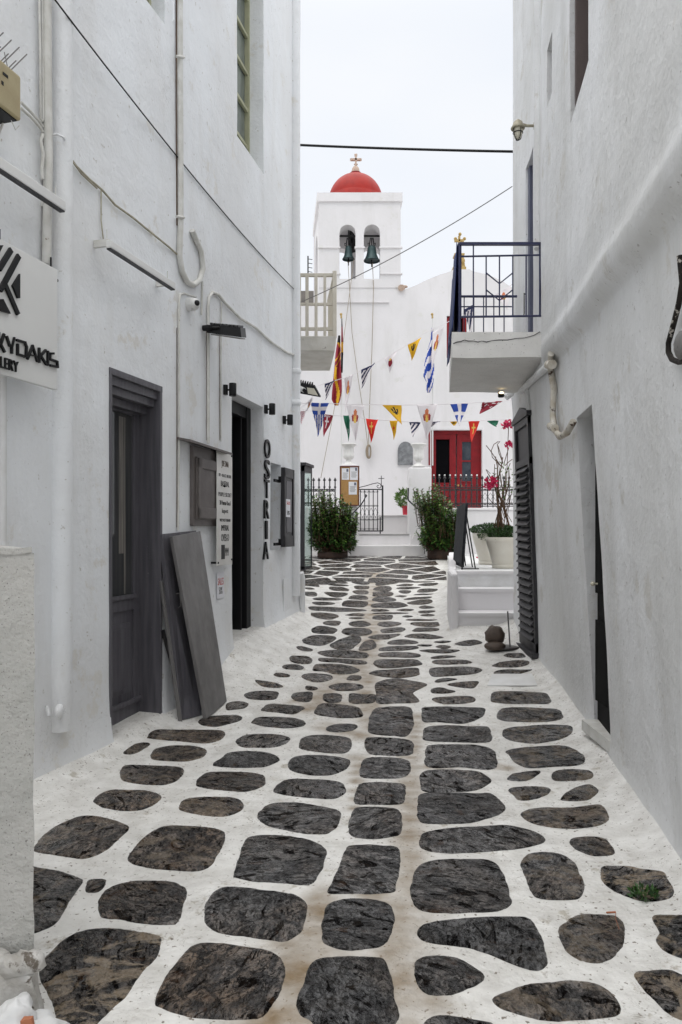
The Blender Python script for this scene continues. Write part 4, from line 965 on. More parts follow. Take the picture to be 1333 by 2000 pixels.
mb = MB(); rough_box(mb, -1.76, -.997, 2.393, 2.76, 1.528, 1.548, .02, .012); part('cap', mb, M['stucco'], pr)
mb = MB(); rough_box(mb, -1.8, -.965, 2.36, 2.8, -.1, .20, .03, .03)
for i in range(14): mb.ball((-1.7+.055*i, 2.36+.01*random.random(), .17+.06*i/14+.02*random.random()), .05, 0, 8, (1, .6, .8), .5)
m_ = mat('crumbling_plinth', (.60,.59,.57), (.38,.36,.33), .85, 14, bump=1, bscale=30, bdist=.01, wear=((.13,.11,.09), 9, .56)); part('plinth', mb, m_, pr)
mb = MB()
for q_, r_, sq_ in (((-.95, 2.30, .02), .10, (1.0, .8, .9)), ((-.90, 2.20, .0), .085, (1.2, 1, .7)), ((-.99, 2.26, .10), .07, (.8, .9, 1.2)), ((-.83, 2.14, -.01), .07, (1.2, 1, .6)), ((-1.0, 2.2, .02), .1, (1, 1, 1))): mb.ball(q_, r_, 0, 26, sq_, .32)
mb.hexa([(-.945, 2.205, .07), (-.90, 2.20, .075), (-.905, 2.215, .08), (-.94, 2.22, .075), (-.955, 2.21, .145), (-.92, 2.205, .155), (-.92, 2.22, .155), (-.95, 2.225, .15)], 1)
single('mortar_lump', mb, [M['pipew'], M['terra']], 'white mortar lump with a terracotta shard at the foot of the near pillar', 'rubble')
# ================================================================== RIGHT HOUSE
def rsurf(u, z):
    z = min(z, 6.7 if u < 6.6 else 8.9)
    if u <= 9.34:
        x = xr(u, z)-flare(z, hb(u), .035, .10)-.012*nz(u, z, 4, .7)-.004*nz(u, z, 8, 2.5)
        return Vector((x, u, z))
    xc, yc = xr(9.34, z)+.06, 9.34; o = flare(z, .3, .035, .1)
    if u <= 9.5: t = (u-9.34)/.16*math.pi/2; return Vector((xc-(.06+o)*math.cos(t), yc+(.06+o)*math.sin(t), z))
    return Vector((xc+(u-9.5), yc+.06+o, z))
right = thing('house', 'tall worn whitewashed house on the right with bulging wall, iron balcony and narrow door', 'house', (3.2, 4, 0))
mb = MB()
wall_grid(mb, frange(-3, 1.2, .6)+frange(1.3, 9.34, .11)+frange(9.36, 9.5, .04)+frange(9.6, 15, .8), frange(-.3, 1.2, .1)+frange(1.35, 2.6, .12)+frange(2.66, 3.5, .025)+frange(3.8, 10.2, .25), rsurf,
    [(5.03, 5.65, .17, 2.47, lambda u, z: Vector((rb(u)+.018, u+.01, z))), (4.43, 5.12, 4.42, 6.5, lambda u, z: Vector((xr(u, z)+.34, u+.05, z))), (5.95, 6.2, 5.13, 5.62, lambda u, z: Vector((xr(u, z)+.2, u, z))), (7.69, 8.17, 3.5, 5.6, lambda u, z: Vector((xr(u, z)+.13, u, z)))])
mb.add([(9, -3, 6.7), (xr(-3, 6), -3, 6.7), (xr(6.6, 6), 6.6, 6.7), (9, 6.6, 6.7)], [(3,2,1,0)])
mb.add([(9, 6.62, 8.9), (xr(6.6, 6), 6.62, 8.9), (xr(9.3, 9), 9.35, 8.9), (9, 9.4, 8.9), (9, 6.62, 6), (xr(6.6, 6), 6.62, 6)], [(3,2,1,0), (0, 1, 5, 4)])
mb.add([(9, -3, -.1), (xr(-3, 0), -3, -.1), (xr(-3, 6), -3, 6.7), (9, -3, 6.7)], [(3,2,1,0)])
part('wall', mb, M['wallR'], right)
mb = MB(); xd = lambda Y: rb(Y)+.016
mb.hexa([(xd(5), 5.0, .12), (xd(5.75), 5.75, .12), (xd(5.75)+.06, 5.75, .12), (xd(5)+.06, 5.0, .12), (xd(5), 5.0, 2.55), (xd(5.75), 5.75, 2.55), (xd(5.75)+.06, 5.75, 2.55), (xd(5)+.06, 5.0, 2.55)])
for z0, z1 in ((.35, .95), (1.15, 2.3)): mb.box((xd(5.3)-.004, 5.18, z0), (xd(5.4)+.02, 5.55, z1))
dr = part('door', mb, mat('black_door_paint', (.004,.004,.004), None, .7, spec=.12), right)
mb = MB(); mb.tube([(xd(5.5), 5.5, 1.22), (xd(5.5)-.06, 5.5, 1.22)], .008, 6); mb.ball((xd(5.5)-.07, 5.5, 1.22), .018); part('handle', mb, M['lampglass'], dr)
mb = MB(); mb.box((rb(5.1)-.03, 5.04, .1), (rb(5.6)+.02, 5.64, .18)); part('door_sill', mb, M['pipe'], right)
mb = MB(); mb.hexa([(xr(4.4,5)+.34, 4.3, 4.3), (xr(5.1,5)+.34, 5.3, 4.3), (xr(5.1,5)+.4, 5.3, 4.3), (xr(4.4,5)+.4, 4.3, 4.3), (xr(4.4,5)+.34, 4.3, 6.6), (xr(5.1,5)+.34, 5.3, 6.6), (xr(5.1,5)+.4, 5.3, 6.6), (xr(4.4,5)+.4, 4.3, 6.6)])
for i in range(1, 4): mb.box((xr(4.8,5)+.31, 4.35, 4.42+.6*i), (xr(4.8,5)+.36, 5.2, 4.46+.6*i))
part('window', mb, M['brown'], right)
mb = MB(); mb.box((xr(5.1,5)+.03, 5.075, 4.40), (xr(5.1,5)+.34, 5.10, 6.5)); part('shutter', mb, M['brown'], right)  # plain brown panel covering the far jamb of the upper window
mb = MB(); mb.box((xr(6.0,5)+.2, 5.9, 5.05), (xr(6.0,5)+.26, 6.25, 5.7)); part('slit_window', mb, M['brown'], right)
mb = MB(); mb.hexa([(xr(7.6,5)+.12, 7.6, 3.45), (xr(8.25,5)+.12, 8.25, 3.45), (xr(8.25,5)+.2, 8.25, 3.45), (xr(7.6,5)+.2, 7.6, 3.45), (xr(7.6,5)+.12, 7.6, 5.65), (xr(8.25,5)+.12, 8.25, 5.65), (xr(8.25,5)+.2, 8.25, 5.65), (xr(7.6,5)+.2, 7.6, 5.65)])
mb.fbox(lambda a, z, n: Vector((xr(a, z)-n, a, z)), 8.09, 8.17, 3.5, 5.6, -.12, -.02)
part('balcony_door', mb, M['bluegrey'], right)
# louvred shutters
RF = lambda a, z, n=0: Vector((xr(a, z)-n, a, z))
y0, y1, z0, z1 = 8.0, 8.78, .30, 2.86
mb = MB(); mb.fbox(RF, y0, y0+.07, z0, z1, 0, .04); mb.fbox(RF, y1-.07, y1, z0, z1, 0, .04); mb.fbox(RF, y0, y1, z1-.08, z1, 0, .04); mb.fbox(RF, y0, y1, z0, z0+.1, 0, .05); mb.fbox(RF, y0, y1, 2.34, 2.42, 0, .04)
mb.fbox(RF, y0-.05, y1+.05, z1, z1+.05, 0, .06); mb.prism([RF(y0-.05, z1+.05, .055), RF(y1+.05, z1+.05, .055), RF((y0+y1)/2, z1+.15, .045)], (.06, 0, 0)); mb.fbox(RF, y0-.03, y1+.03, z0-.06, z0, 0, .09)
mb.fbox(RF, y0+.07, y1-.07, z0, z1, 0, .012)
shr = part('louvred_shutter', mb, M['greyd'], right, .003)
n_l = 23
for i in range(n_l):
    zc = z0+.15+(2.30-z0-.15)*i/(n_l-1); mb = MB()
    mb.hexa([RF(y0+.07, zc-.035, .070), RF(y1-.07, zc-.035, .070), RF(y1-.07, zc+.025, .01), RF(y0+.07, zc+.025, .01), RF(y0+.07, zc-.025, .075), RF(y1-.07, zc-.025, .075), RF(y1-.07, zc+.035, .015), RF(y0+.07, zc+.035, .015)])
    part('slat', mb, M['greyd'], shr)
# ribs / pipes on right house
mb = MB(); mb.tube([rpt(7.32, z, -.02) for z in (4.4, 5.5, 6.5, 8, 8.85)], .07, 12); part('embedded_pipe', mb, M['wallR'], right)
mb = MB(); mb.tube([rhit(1077, 690, .02), rhit(1076, 720, .03), rhit(1082, 760, .03), rhit(1080, 810, .04), rhit(1083, 838, .05), rhit(1094, 853, .05), rhit(1108, 845, .05), rhit(1120, 824, .03)], .027, 10)
mb.tube([rhit(1072, 712, .05), rhit(1079, 712, .06)], .04, 8); mb.tube([rhit(1076, 832, .05), rhit(1084, 836, .07)], .036, 8)
part('flaking_pipe', mb, M['rustpipe'], right)
mb = MB(); mb.tube([rhit(1070, 716, .03), rhit(1050, 733, .04), rhit(1030, 752, .04), rhit(1018, 764, .04)], .035, 10)
mb.tube([P(1024, 758, 8.9), P(1008, 762, 9.0), P(1001, 766, 9.05), P(988, 776, 9.05)], .045, 12); mb.tube([P(1003, 770, 9.2), P(1006, 800, 9.2), P(1008, 830, 9.2)], .03, 10); mb.tube([rhit(1030, 762, .02), rhit(1032, 790, .02), rhit(1034, 812, .02)], .025, 10)
part('whitewashed_pipes', mb, M['wallR'], right)
mb = MB(); mb.tube([rhit(1328, 500, .03), rhit(1333, 552, .03), rhit(1327, 590, .03), rhit(1317, 630, .03), rhit(1306, 670, .035), rhit(1306, 688, .035), rhit(1313, 702, .035), rhit(1325, 707, .03), rhit(1345, 705, .03)], .012, 8)
single('black_hose', mb, M['hose'], 'flaking black hose looping down the right wall at the picture edge', 'hose')
mb = MB(); mb.ball(rhit(1334, 674, .03), .05, 0, 12, (.6, 1, 1.2)); mb.tube([rhit(1324, 680, .02), rhit(1327, 680, .05)], .012, 6); single('wall_fixture', mb, M['inkg'], 'round grey fixture on the right wall inside the hose loop', 'wall fixture')
# balcony
bal = part('balcony_slab', MB(), M['slab'], right)
me = bal.data
Y1, Y2 = 7.0, 8.75; xn, xf = P(883, 650, Y1).x, P(878, 768, Y2).x; zb_, zt_ = 3.25, 3.49
mbs = MB(); n = 14
def slabp(u, v, w):   # u street->wall, v near->far, w bottom->top
    Y = Y1+(Y2-Y1)*v; x0 = xn+(xf-xn)*v; x = x0+(xr(Y, 3.4)+.1-x0)*u; z = zb_+(zt_-zb_)*w
    if w < .5: z += .05*math.exp(-((u)/.05)**2)*0+.01*nz(x, Y, 0, 2)
    return Vector((x, Y+.008*nz(x, z, 1, 4), z))
for f in (lambda a, b: slabp(a, b, 0), lambda a, b: slabp(a, b, 1), lambda a, b: slabp(a, 0, b), lambda a, b: slabp(a, 1, b), lambda a, b: slabp(0, a, b)):
    mbs.add([f(i/n, j/n) for j in range(n+1) for i in range(n+1)], [(j*(n+1)+i, j*(n+1)+i+1, (j+1)*(n+1)+i+1, (j+1)*(n+1)+i) for j in range(n) for i in range(n)], 0, False)
bpy.data.objects.remove(bal); slab = part('balcony_slab', mbs, M['slab'], right)
mb = MB(); pts = [(886, 671), (893, 668), (900, 667), (908, 664), (915, 666), (925, 666), (934, 668), (941, 666), (951, 668), (962, 665), (975, 664), (992, 664), (1008, 661), (1025, 660), (1043, 655), (1055, 648)]
mb.tube([P(x, y, Y1-.004) for x, y in pts], .003, 4, rr=[.002+.003*random.random() for _ in pts]); part('crack', mb, M['greyd'], slab)
YR = 7.08; rail = MB(); G_ = lambda x, y: P(x, y, YR)
rail.fbox(lambda a, z, n: Vector((a, YR+n, z)), G_(898, 478).x, G_(1064, 472).x, G_(0, 479).z, G_(0, 474).z, -.018, .018)
rail.tube([G_(900, 501), G_(1062, 498)], .009, 6); rail.tube([G_(898, 619), G_(1062, 617)], .011, 6)
for x in (900, 925, 950, 976, 1002, 1028, 1055): rail.tube([G_(x, 477), G_(x, 619)] if x in (900, 925, 1055) else [G_(x, 500), G_(x, 619)], .010 if x in (900, 1055) else .007, 6)
rail.tube([G_(898, 477), G_(898, 652)], .014, 6)
for dy in (0, 33): rail.tube([G_(950, 533+dy), G_(976, 554+dy), G_(1002, 533+dy)], .007, 6)
rl = part('railing', rail, M['navy'], right)
YR2 = 8.66; rail = MB(); zt2, zb2 = G_(0, 476).z, G_(0, 618).z
def g2(x, z): return Vector((P(x, 0, YR2).x, YR2, z))
rail.tube([g2(888, zt2), g2(1010, zt2)], .015, 6); rail.tube([g2(888, zb2), g2(1000, zb2)], .010, 6); rail.tube([g2(888, zt2-.12), g2(1000, zt2-.12)], .008, 6)
for x in (888, 907, 926, 945, 965, 985): rail.tube([g2(x, zt2), g2(x, 3.49)], .007, 6)
rail.tube([g2(926, 3.62), g2(945, 3.50)], .006, 6); rail.tube([g2(945, 3.50), g2(965, 3.62)], .006, 6)
part('railing', rail, M['navy'], right)
rail = MB(); A0, A1 = G_(898, 477), g2(888, zt2)
for i in range(13):
    t = i/12; q = A0.lerp(A1, t); q.z = zt2; rail.tube([q, Vector((q.x, q.y, 3.49 if i in (0, 12) else zb2))], .008 if i % 12 else .013, 6)
rail.tube([Vector((A0.x, A0.y, zt2)), A1], .017, 6); rail.tube([Vector((A0.x, A0.y, zb2)), Vector((A1.x, A1.y, zb2))], .011, 6)
rail.hexa([Vector((A0.x+a, A0.y if b == 0 else A1.y, z)) + Vector((0 if b == 0 else A1.x-A0.x, 0, 0)) for z in (zb2, zt2-.1) for a, b in ((0, 0), (.008, 0), (.008, 1), (0, 1))])
part('railing', rail, M['navy'], right)
mb = MB(); n_ = 16; vs = []
for j in range(n_+1):
    for i in range(n_+1):
        t_, v_ = i/n_, j/n_; q = A0.lerp(A1, t_); vs.append((q.x-.03-.05*v_+.012*math.sin(t_*16+v_*2), q.y, zt2+.02-(zt2-3.5)*v_*(.97+.03*math.sin(t_*9))))
mb.add(vs, [(j*(n_+1)+i, j*(n_+1)+i+1, (j+1)*(n_+1)+i+1, (j+1)*(n_+1)+i) for j in range(n_) for i in range(n_)], 0, True)
o_ = single('balcony_cloth', mb, mat('navy_balcony_cloth', (.015,.028,.11), (.02,.04,.15), .7, 4), 'dark blue cloth draped over the street side of the iron balcony railing', 'cloth'); s_ = o_.modifiers.new('solid', 'SOLIDIFY'); s_.thickness = .005
dl = thing('ceiling_light', 'small lit downlight under the far edge of the right balcony', 'lamp', P(979, 772, 8.6))
mb = MB(); c = P(979, 771, 8.55); mb.lathe(c, [(.03, -.03), (.038, -.015), (.035, 0), (.035, .03)], 14); part('housing', mb, M['ink'], dl); mb = MB(); mb.ball(c+Vector((0, -.02, .018)), .030, 0, 10, (1, 1, .5)); part('bulb', mb, M['bulb'], dl)
# lantern on right house
ln = thing('wall_lantern', 'old ship style globe lantern on a bracket high on the right house corner', 'wall lamp', P(1012, 272, 7.5))
c = P(1012, 250, 7.45); mb = MB(); mb.tube([rpt(7.5, c.z+.05, -.02), rpt(7.5, c.z+.05, .1), c+Vector((0, 0, .05))], .014, 8); mb.lathe(rpt(7.5, c.z+.05, 0)-Vector((0, 0, .03)), [(.03, 0), (.03, .06)], 10); part('bracket', mb, M['lamp'], ln)
mb = MB(); mb.lathe(c, [(.068, -.01), (.072, .0), (.055, .025), (.045, .055), (.02, .08), (.005, .085)], 18); part('hood', mb, M['lamp'], ln)
mb = MB(); mb.lathe(c, [(.01, -.115), (.028, -.105), (.042, -.07), (.045, -.01)], 16); part('globe', mb, M['lampglass'], ln)
mb = MB()
for k in range(4): a = k*math.pi/2+.4; mb.tube([c+Vector((r*math.cos(a), r*math.sin(a), z)) for r, z in ((.05, 0), (.048, -.06), (.033, -.105), (.005, -.125))], .004, 5)
mb.tube([c+Vector((.049*math.cos(a), .049*math.sin(a), -.05)) for a in [i*math.pi/6 for i in range(12)]], .004, 5, closed=True); part('cage', mb, M['ink'], ln)
mb = MB(); mb.tube([rpt(7.78+.35, 4.2, .005), rpt(8.13, 4.22, .03), rpt(8.13, 4.0, .03), rpt(8.16, 3.97, .03), rpt(8.2, 4.0, .02)], .006, 5); single('wall_hook', mb, M['ink'], 'small black hook on the white jamb beside the balcony door', 'hook')
# rock stack with rod
bs = thing('stone_stand', 'brown boulder on a ring with thin metal rod on a round slate at the right', 'stone', gp(967, 1272))
q = gp(967, 1272); mb = MB(); c = gp(985, 1265); mb.lathe(c+Vector((0, 0, .004)), [(.20, 0), (.205, .012), (.19, .02), (.01, .022)], 26); part('slate_plate', mb, M['slate'], bs)
mb = MB(); mb.ball(q+Vector((.02, .1, .17)), .115, 0, 22, (1, 1, 1.0), .22); part('boulder', mb, M['boulder'], bs)
mb = MB(); mb.ball(q+Vector((0, 0, .06)), .125, 0, 20, (1, .8, .45), .12); part('base_stone', mb, M['boulder'], bs)
mb = MB(); a = gp(997, 1268); mb.tube([a, a+Vector((-.03, 0, .44))], .009, 8); part('rod', mb, M['inkg'], bs)
mb = MB(); a, b, c_, d_ = gp(952, 1340), gp(1050, 1340), gp(1040, 1318), gp(962, 1318)
up = Vector((0, 0, .012)); mb.hexa([a, b, c_, d_, a+up, b+up, c_+up, d_+up]); 
single('drain_cover', mb, M['pipew'], 'whitewashed rectangular drain cover set in the paving by the right wall', 'drain cover', bev=.004)
# small weed and twig
def leaves(mb, c, rad, n, ln_, wd=.3, m=0, up=.3, seed=0, fill=1.0, tip=None):
    rn = random.Random(seed)
    for i in range(n):
        while True:
            d = Vector((rn.uniform(-1, 1), rn.uniform(-1, 1), rn.uniform(-1, 1)))
            if d.length <= 1: break
        r = d.length; d = d*(r**(-.45)) if r > .01 else d
        p = Vector(c)+Vector((d.x*rad[0], d.y*rad[1], d.z*rad[2]))*fill
        a = (Vector((d.x, d.y, d.z*.4))*.8+Vector((rn.uniform(-1, 1), rn.uniform(-1, 1), rn.uniform(-.5, 1)))*.8+Vector((0, 0, up))).normalized()
        s = a.cross(Vector((rn.uniform(-1, 1), rn.uniform(-1, 1), rn.uniform(-.2, 1)))).normalized(); l = ln_*rn.uniform(.7, 1.25); w_ = l*wd/2; nn = a.cross(s)*l*.06
        mb.add([p, p+a*l*.45-s*w_+nn, p+a*l*.5, p+a*l*.45+s*w_+nn, p+a*l-nn*2], [(0, 1, 2), (0, 2, 3), (1, 4, 2), (2, 4, 3)], m)
mb = MB(); leaves(mb, gp(1258, 1752)+Vector((0, 0, .012)), (.05, .05, .02), 120, .028, .45, 0, .6, 3); single('weed', mb, M['leafd'], 'tiny green weed growing from a paving stone at the lower right', 'plant')
mb = MB(); a = gp(1185, 1789)+Vector((0, 0, .014)); b = gp(1203, 1788)+Vector((0, 0, .014)); mb.tube([a, b], .004, 6); mb.tube([b, gp(1203, 1800)+Vector((0, 0, .012)), gp(1210, 1820)+Vector((0, 0, .010))], .0012, 4); single('twig', mb, M['terra'], 'orange brown twig lying on a round paving stone at the lower right', 'twig')
# ================================================================== terrace and steps on the right
zt = [.58, .86, 1.07]
mb = MB()
def terr(mb, y0, z1, yb=18.5):
    ys = [y0, 10.6, 14.2, 18.4]; ys = [y for y in ys if y >= y0]
    if ys[0] != y0: ys = [y0]+ys
    lft = [(tx(y), y) for y in ys]; poly = lft+[(9, 18.4), (9, y0)]
    mb.prism([(x, y, -.05) for x, y in poly], (0, 0, z1+.05))
terr(mb, 10.12, 1.07)
tr = struct('terrace_ground', mb, M['pipew'])
bv = tr.modifiers.new('bevel', 'BEVEL'); bv.width = .03; bv.segments = 3
stp = thing('stone_steps', 'three whitewashed steps climbing to the terrace with the planters on the right', 'steps', (2, 9.7, .3))
for i, (a, b, z) in enumerate(((9.40, 9.80, .58), (9.77, 10.16, .86))):
    mb = MB(); x0 = tx(a)-.0
    mb.prism([(x0, a, 0), (4, a, 0), (4, b, 0), (x0+.03, b, 0)], (0, 0, z)); mb.prism([(x0+.005, a-.018, z-.04), (4, a-.018, z-.04), (4, a+.1, z-.04), (x0+.005, a+.1, z-.04)], (0, 0, .041)); part('step', mb, M['church'], stp, .014)
mb = MB(); mb.prism([(tx(10.12)+.02, 10.1, 1.035), (4, 10.1, 1.035), (4, 10.25, 1.035), (tx(10.12)+.02, 10.25, 1.035)], (0, 0, .038)); part('nosing', mb, M['church'], stp, .014)
mb = MB(); mb.hexa([(1.36, 9.30, 0), (1.475, 9.30, 0), (1.60, 10.35, 0), (1.47, 10.35, 0), (1.385, 9.33, 1.085), (1.475, 9.33, 1.085), (1.60, 10.35, 1.09), (1.485, 10.35, 1.09)])
part('side_wall', mb, M['church'], stp, .035)
mb = MB(); mb.hexa([(1.485, 10.3, .9), (tx(10.3)+.02, 10.3, .9), (tx(13.5)+.1, 13.5, .9), (tx(13.5)-.02, 13.5, .9), (1.485, 10.3, 1.10), (tx(10.3)+.02, 10.3, 1.10), (tx(13.5)+.1, 13.5, 1.24), (tx(13.5)-.02, 13.5, 1.24)])
part('kerb', mb, M['church'], stp, .02)
# planters with bougainvillea
def planter(cx, cy, r, h, z, label, bushr, hair):
    t = thing('planter', label, 'planter', (cx, cy, z), None)
    mb = MB(); mb.lathe((cx, cy, z), [(r*.62, 0), (r*.66, .015), (r*.68, .05), (r*.64, .06), (r*.66, .07), (r*.80, h*.5), (r*.95, h*.85), (r*.98, h), (r*.90, h), (r*.88, h-.04)], 30); part('pot', mb, M['pot'], t)
    mb = MB(); mb.lathe((cx, cy, z), [(.01, h-.035), (r*.9, h-.03)], 20); part('soil', mb, M['soil'], t)
    mb = MB(); leaves(mb, (cx, cy, z+h+.05), (bushr, bushr, .10), hair, .035, .5, 0, .3, 5); leaves(mb, (cx-.25*bushr, cy-.6*bushr, z+h-.02), (bushr*.5, bushr*.3, .10), hair//4, .035, .5, 0, -.5, 6); part('ground_cover', mb, M['leafd'], t)
    return t
p1 = P(988, 1100, 11.0); planter(2.44, 11.0, .30, .46, 1.07, 'nearer cream planter at the top of the steps holding bare twisted bougainvillea stems', .27, 2200)
planter(2.50, 12.3, .33, .52, 1.07, 'farther cream planter half hidden behind the nearer one, with a mound of small leaves', .36, 2600)
bg_ = thing('bougainvillea', 'tangled bare bougainvillea with a few magenta flowers rising from the cream planter', 'plant', (2.44, 11.0, 1.53))
rn = random.Random(11); mb = MB()
Yb = 11.0; top = P(983, 905, Yb)
for i in range(13):
    a = rn.uniform(0, 6.28); b0 = Vector((2.42+.10*math.cos(a), Yb+.10*math.sin(a), 1.48)); tp = top+Vector((rn.uniform(-.13, .13), rn.uniform(-.1, .1), rn.uniform(-.35, .1))); pts = []
    for k in range(9):
        t = k/8; q = b0.lerp(tp, t); w_ = .05*math.sin(3.1416*t); q += Vector((w_*math.cos(5*t+i), w_*math.sin(6*t+i*2), 0))+Vector((rn.uniform(-.012, .012),)*3); pts.append(q)
    r0 = rn.choice((.018, .012, .009)); mb.tube(pts, .01, 6, rr=[r0*(1-.6*k/8) for k in range(9)])
for i in range(9):
    q = P(rn.choice((955, 962, 993, 1000)), rn.uniform(930, 1040), Yb); a = Vector((2.42, Yb, 1.5+rn.random()*.5)); mb.tube([a, a.lerp(q, .5)+Vector((0, 0, .1)), q+Vector((0, 0, .1))], .005, 5)
tw = [[(980, 912), (965, 890), (958, 880), (950, 870)], [(983, 905), (975, 885), (972, 868), (977, 862)], [(980, 912), (962, 893), (960, 880), (965, 868), (974, 862)], [(985, 905), (990, 888), (994, 875)], [(986, 910), (994, 902), (1001, 897)], [(970, 925), (957, 932), (950, 917), (958, 925)], [(983, 905), (978, 886), (973, 870)], [(988, 925), (997, 905)]]
for q in tw: mb.tube([P(x, y, Yb+.02*i) for i, (x, y) in enumerate(q)], .006, 5)
mb.tube([P(985, 1005, Yb), P(990, 940, Yb), P(992, 880, Yb), P(994, 830, Yb)], .006, 5)
part('stems', mb, M['bark'], bg_)
for x, y, n_, s_ in ((962, 948, 16, .05), (956, 940, 10, .04), (992, 828, 16, .05), (988, 833, 8, .04), (994, 870, 12, .04), (953, 951, 6, .03), (965, 938, 6, .03)):
    mb = MB(); leaves(mb, P(x, y, Yb-.05), (s_, s_, s_), n_*3, .055, .75, 0, .2, int(x)); part('flower_cluster', mb, M['pink'], bg_)
mb = MB(); leaves(mb, P(984, 940, Yb), (.14, .1, .3), 60, .05, .4, 0, .2, 77); part('leaves', mb, M['leaf'], bg_)
mb = MB()
for x, y in ((940, 1088), (951, 1087), (938, 1089)): leaves(mb, P(x, y, (1.6-1.09)*FP/(y-HY)), (.05, .05, .012), 14, .05, .8, 0, .2, int(x))
single('fallen_petals', mb, M['pink'], 'fallen magenta petals on the white terrace behind the menu board', 'petals')
# menu board
mbd = thing('menu_board', 'dark standing menu board with thin easel legs at the top of the right steps', 'sign', (1.75, 10.8, 1.07))
a, b = Vector((1.725, 10.62, 0)), Vector((1.80, 11.9, 0))
def bp4(mb, z0, z1, o0, o1, m=0): 
    n_ = Vector((1, -.05, 0)); mb.hexa([a+n_*o0+Vector((0,0,z0)), a+n_*o1+Vector((0,0,z0)), b+n_*o1+Vector((0,0,z0)), b+n_*o0+Vector((0,0,z0)), a+n_*(o0+.06)+Vector((0,0,z1)), a+n_*(o1+.06)+Vector((0,0,z1)), b+n_*(o1+.06)+Vector((0,0,z1)), b+n_*(o0+.06)+Vector((0,0,z1))], m)
mb = MB(); bp4(mb, 1.10, 2.02, 0, .035); part('board', mb, M['poster'], mbd, .004)
mb = MB(); bp4(mb, 1.15, 1.97, -.005, -.001)
part('picture', mb, M['poster'], mbd)
mb = MB()
for s_, e_ in ((Vector((1.79, 10.68, 1.95)), (1.93, 10.66, 1.075)), (Vector((1.80, 10.9, 1.9)), (2.00, 11.3, 1.075)), (Vector((1.83, 11.5, 1.9)), (1.98, 11.8, 1.075))): mb.tube([s_, e_], .010, 6)
mb.tube([(1.74, 10.64, 1.08), (1.98, 10.66, 1.08)], .008, 6); mb.tube([(1.73, 10.62, 1.07), (1.75, 10.62, 1.3)], .012, 6)
part('legs', mb, M['ink'], mbd)
# ================================================================== second house on the left with cream balcony
h2 = thing('house', 'whitewashed house past the left corner carrying the cream wooden balcony', 'house', (-3, 11.7, 0))
mb = MB(); mb.box((-8, 10.62, 0), (-1.0, 12.7, 7.6)); part('wall', mb, M['wallL'], h2, .05)
YB1, YB2 = 10.85, 12.2; fz = lambda y: P(0, y, YB1).z
mb = MB(); xr1, xr2 = P(657.5, 0, YB1).x, P(645, 0, YB2).x
mb.hexa([(-1.02, YB1, fz(685)), (xr1-.02, YB1, fz(685)), (xr2, YB2, fz(685)), (-1.02, YB2, fz(685)), (-1.02, YB1, fz(656)), (xr1, YB1, fz(656)), (xr2+.02, YB2, fz(656)), (-1.02, YB2, fz(656))])
m_ = mat('peeling_concrete', (.60,.58,.54), (.50,.48,.43), .8, 5, bump=.6, bscale=30, wear=((.10,.08,.06), 6, .64))
sl2 = part('balcony_slab', mb, m_, h2, .01)
mb = MB(); X = lambda x: P(x, 0, YB1).x; yr = YB1+.05
def bx(mb, x0, x1, ya, yb, z0, z1): mb.box((x0, ya, z0), (x1, yb, z1))
bx(mb, -1, X(650), yr, yr+.05, fz(537), fz(531)); bx(mb, -1, X(650), yr, yr+.04, fz(594), fz(589)); bx(mb, -1, X(650), yr, yr+.04, fz(643), fz(637))
for x0, x1 in ((571, 577), (583, 588), (596.5, 603), (614.5, 620.5), (632, 637.5)): bx(mb, X(x0), X(x1), yr-.012, yr+.02, fz(656), fz(536))
rl = part('front_railing', mb, M['cream'], h2, .004)
mb = MB(); bx(mb, X(650), X(658), yr-.02, yr+.06, fz(657), fz(527)); part('corner_post', mb, M['cream'], h2, .006)
mb = MB(); n_ = 9
for i in range(1, n_):
    t = i/n_; x = X(654)+(xr2-.03-X(654))*t; y = yr+(YB2-.05-yr)*t; bx(mb, x-.012, x+.012, y-.045, y+.045, fz(656), fz(534))
mb.hexa([(X(651), yr, fz(537)), (X(657), yr, fz(537)), (xr2, YB2, fz(537)), (xr2-.05, YB2, fz(537)), (X(651), yr, fz(530)), (X(657), yr, fz(530)), (xr2, YB2, fz(530)), (xr2-.05, YB2, fz(530))])
part('side_railing', mb, M['cream'], h2, .003)
# ================================================================== CHURCH
YC = 21.0
ch = thing('church', 'white church with red domed belfry, red double door and vaulted gable closing the lane', 'church', (0, 22, 1.07))
out = [(300, 1100), (300, 593), (622, 593), (623, 545), (783, 545), (783, 568), (800, 562), (815, 556), (835, 546), (860, 536), (880, 530), (886, 526), (918, 526), (924, 530), (945, 534), (965, 541), (985, 551), (1005, 565), (1030, 590), (1050, 620), (1075, 640), (1500, 640), (1500, 1100)]
# front wall built in vertical strips so the door and window are real openings
def strips(mb, xs, top, bot, y0, y1, m=0):
    for x0, x1 in zip(xs, xs[1:]):
        a0, a1, b0, b1 = bot(x0), bot(x1), top(x0), top(x1)
        if b0-a0 < 1e-4 and b1-a1 < 1e-4: continue
        mb.add([(x0, y0, a0), (x1, y0, a1), (x1, y0, b1), (x0, y0, b0), (x0, y1, a0), (x1, y1, a1), (x1, y1, b1), (x0, y1, b0)], [(0,1,2,3), (7,6,5,4), (3,2,6,7), (1,0,4,5)], m)
def sides(mb, x, z0, z1, y0, y1, m=0): mb.add([(x, y0, z0), (x, y1, z0), (x, y1, z1), (x, y0, z1)], [(0,1,2,3)], m)
cx_ = lambda px: P(px, 0, YC).x; cz_ = lambda py: P(0, py, YC).z
topf = [(cx_(a), cz_(b)) for a, b in out[1:-1]]; eps = 1e-4
tp = []
for i, (a, b) in enumerate(topf): tp.append((a+(eps*i), b))
top = lambda x: interp(x, tp)
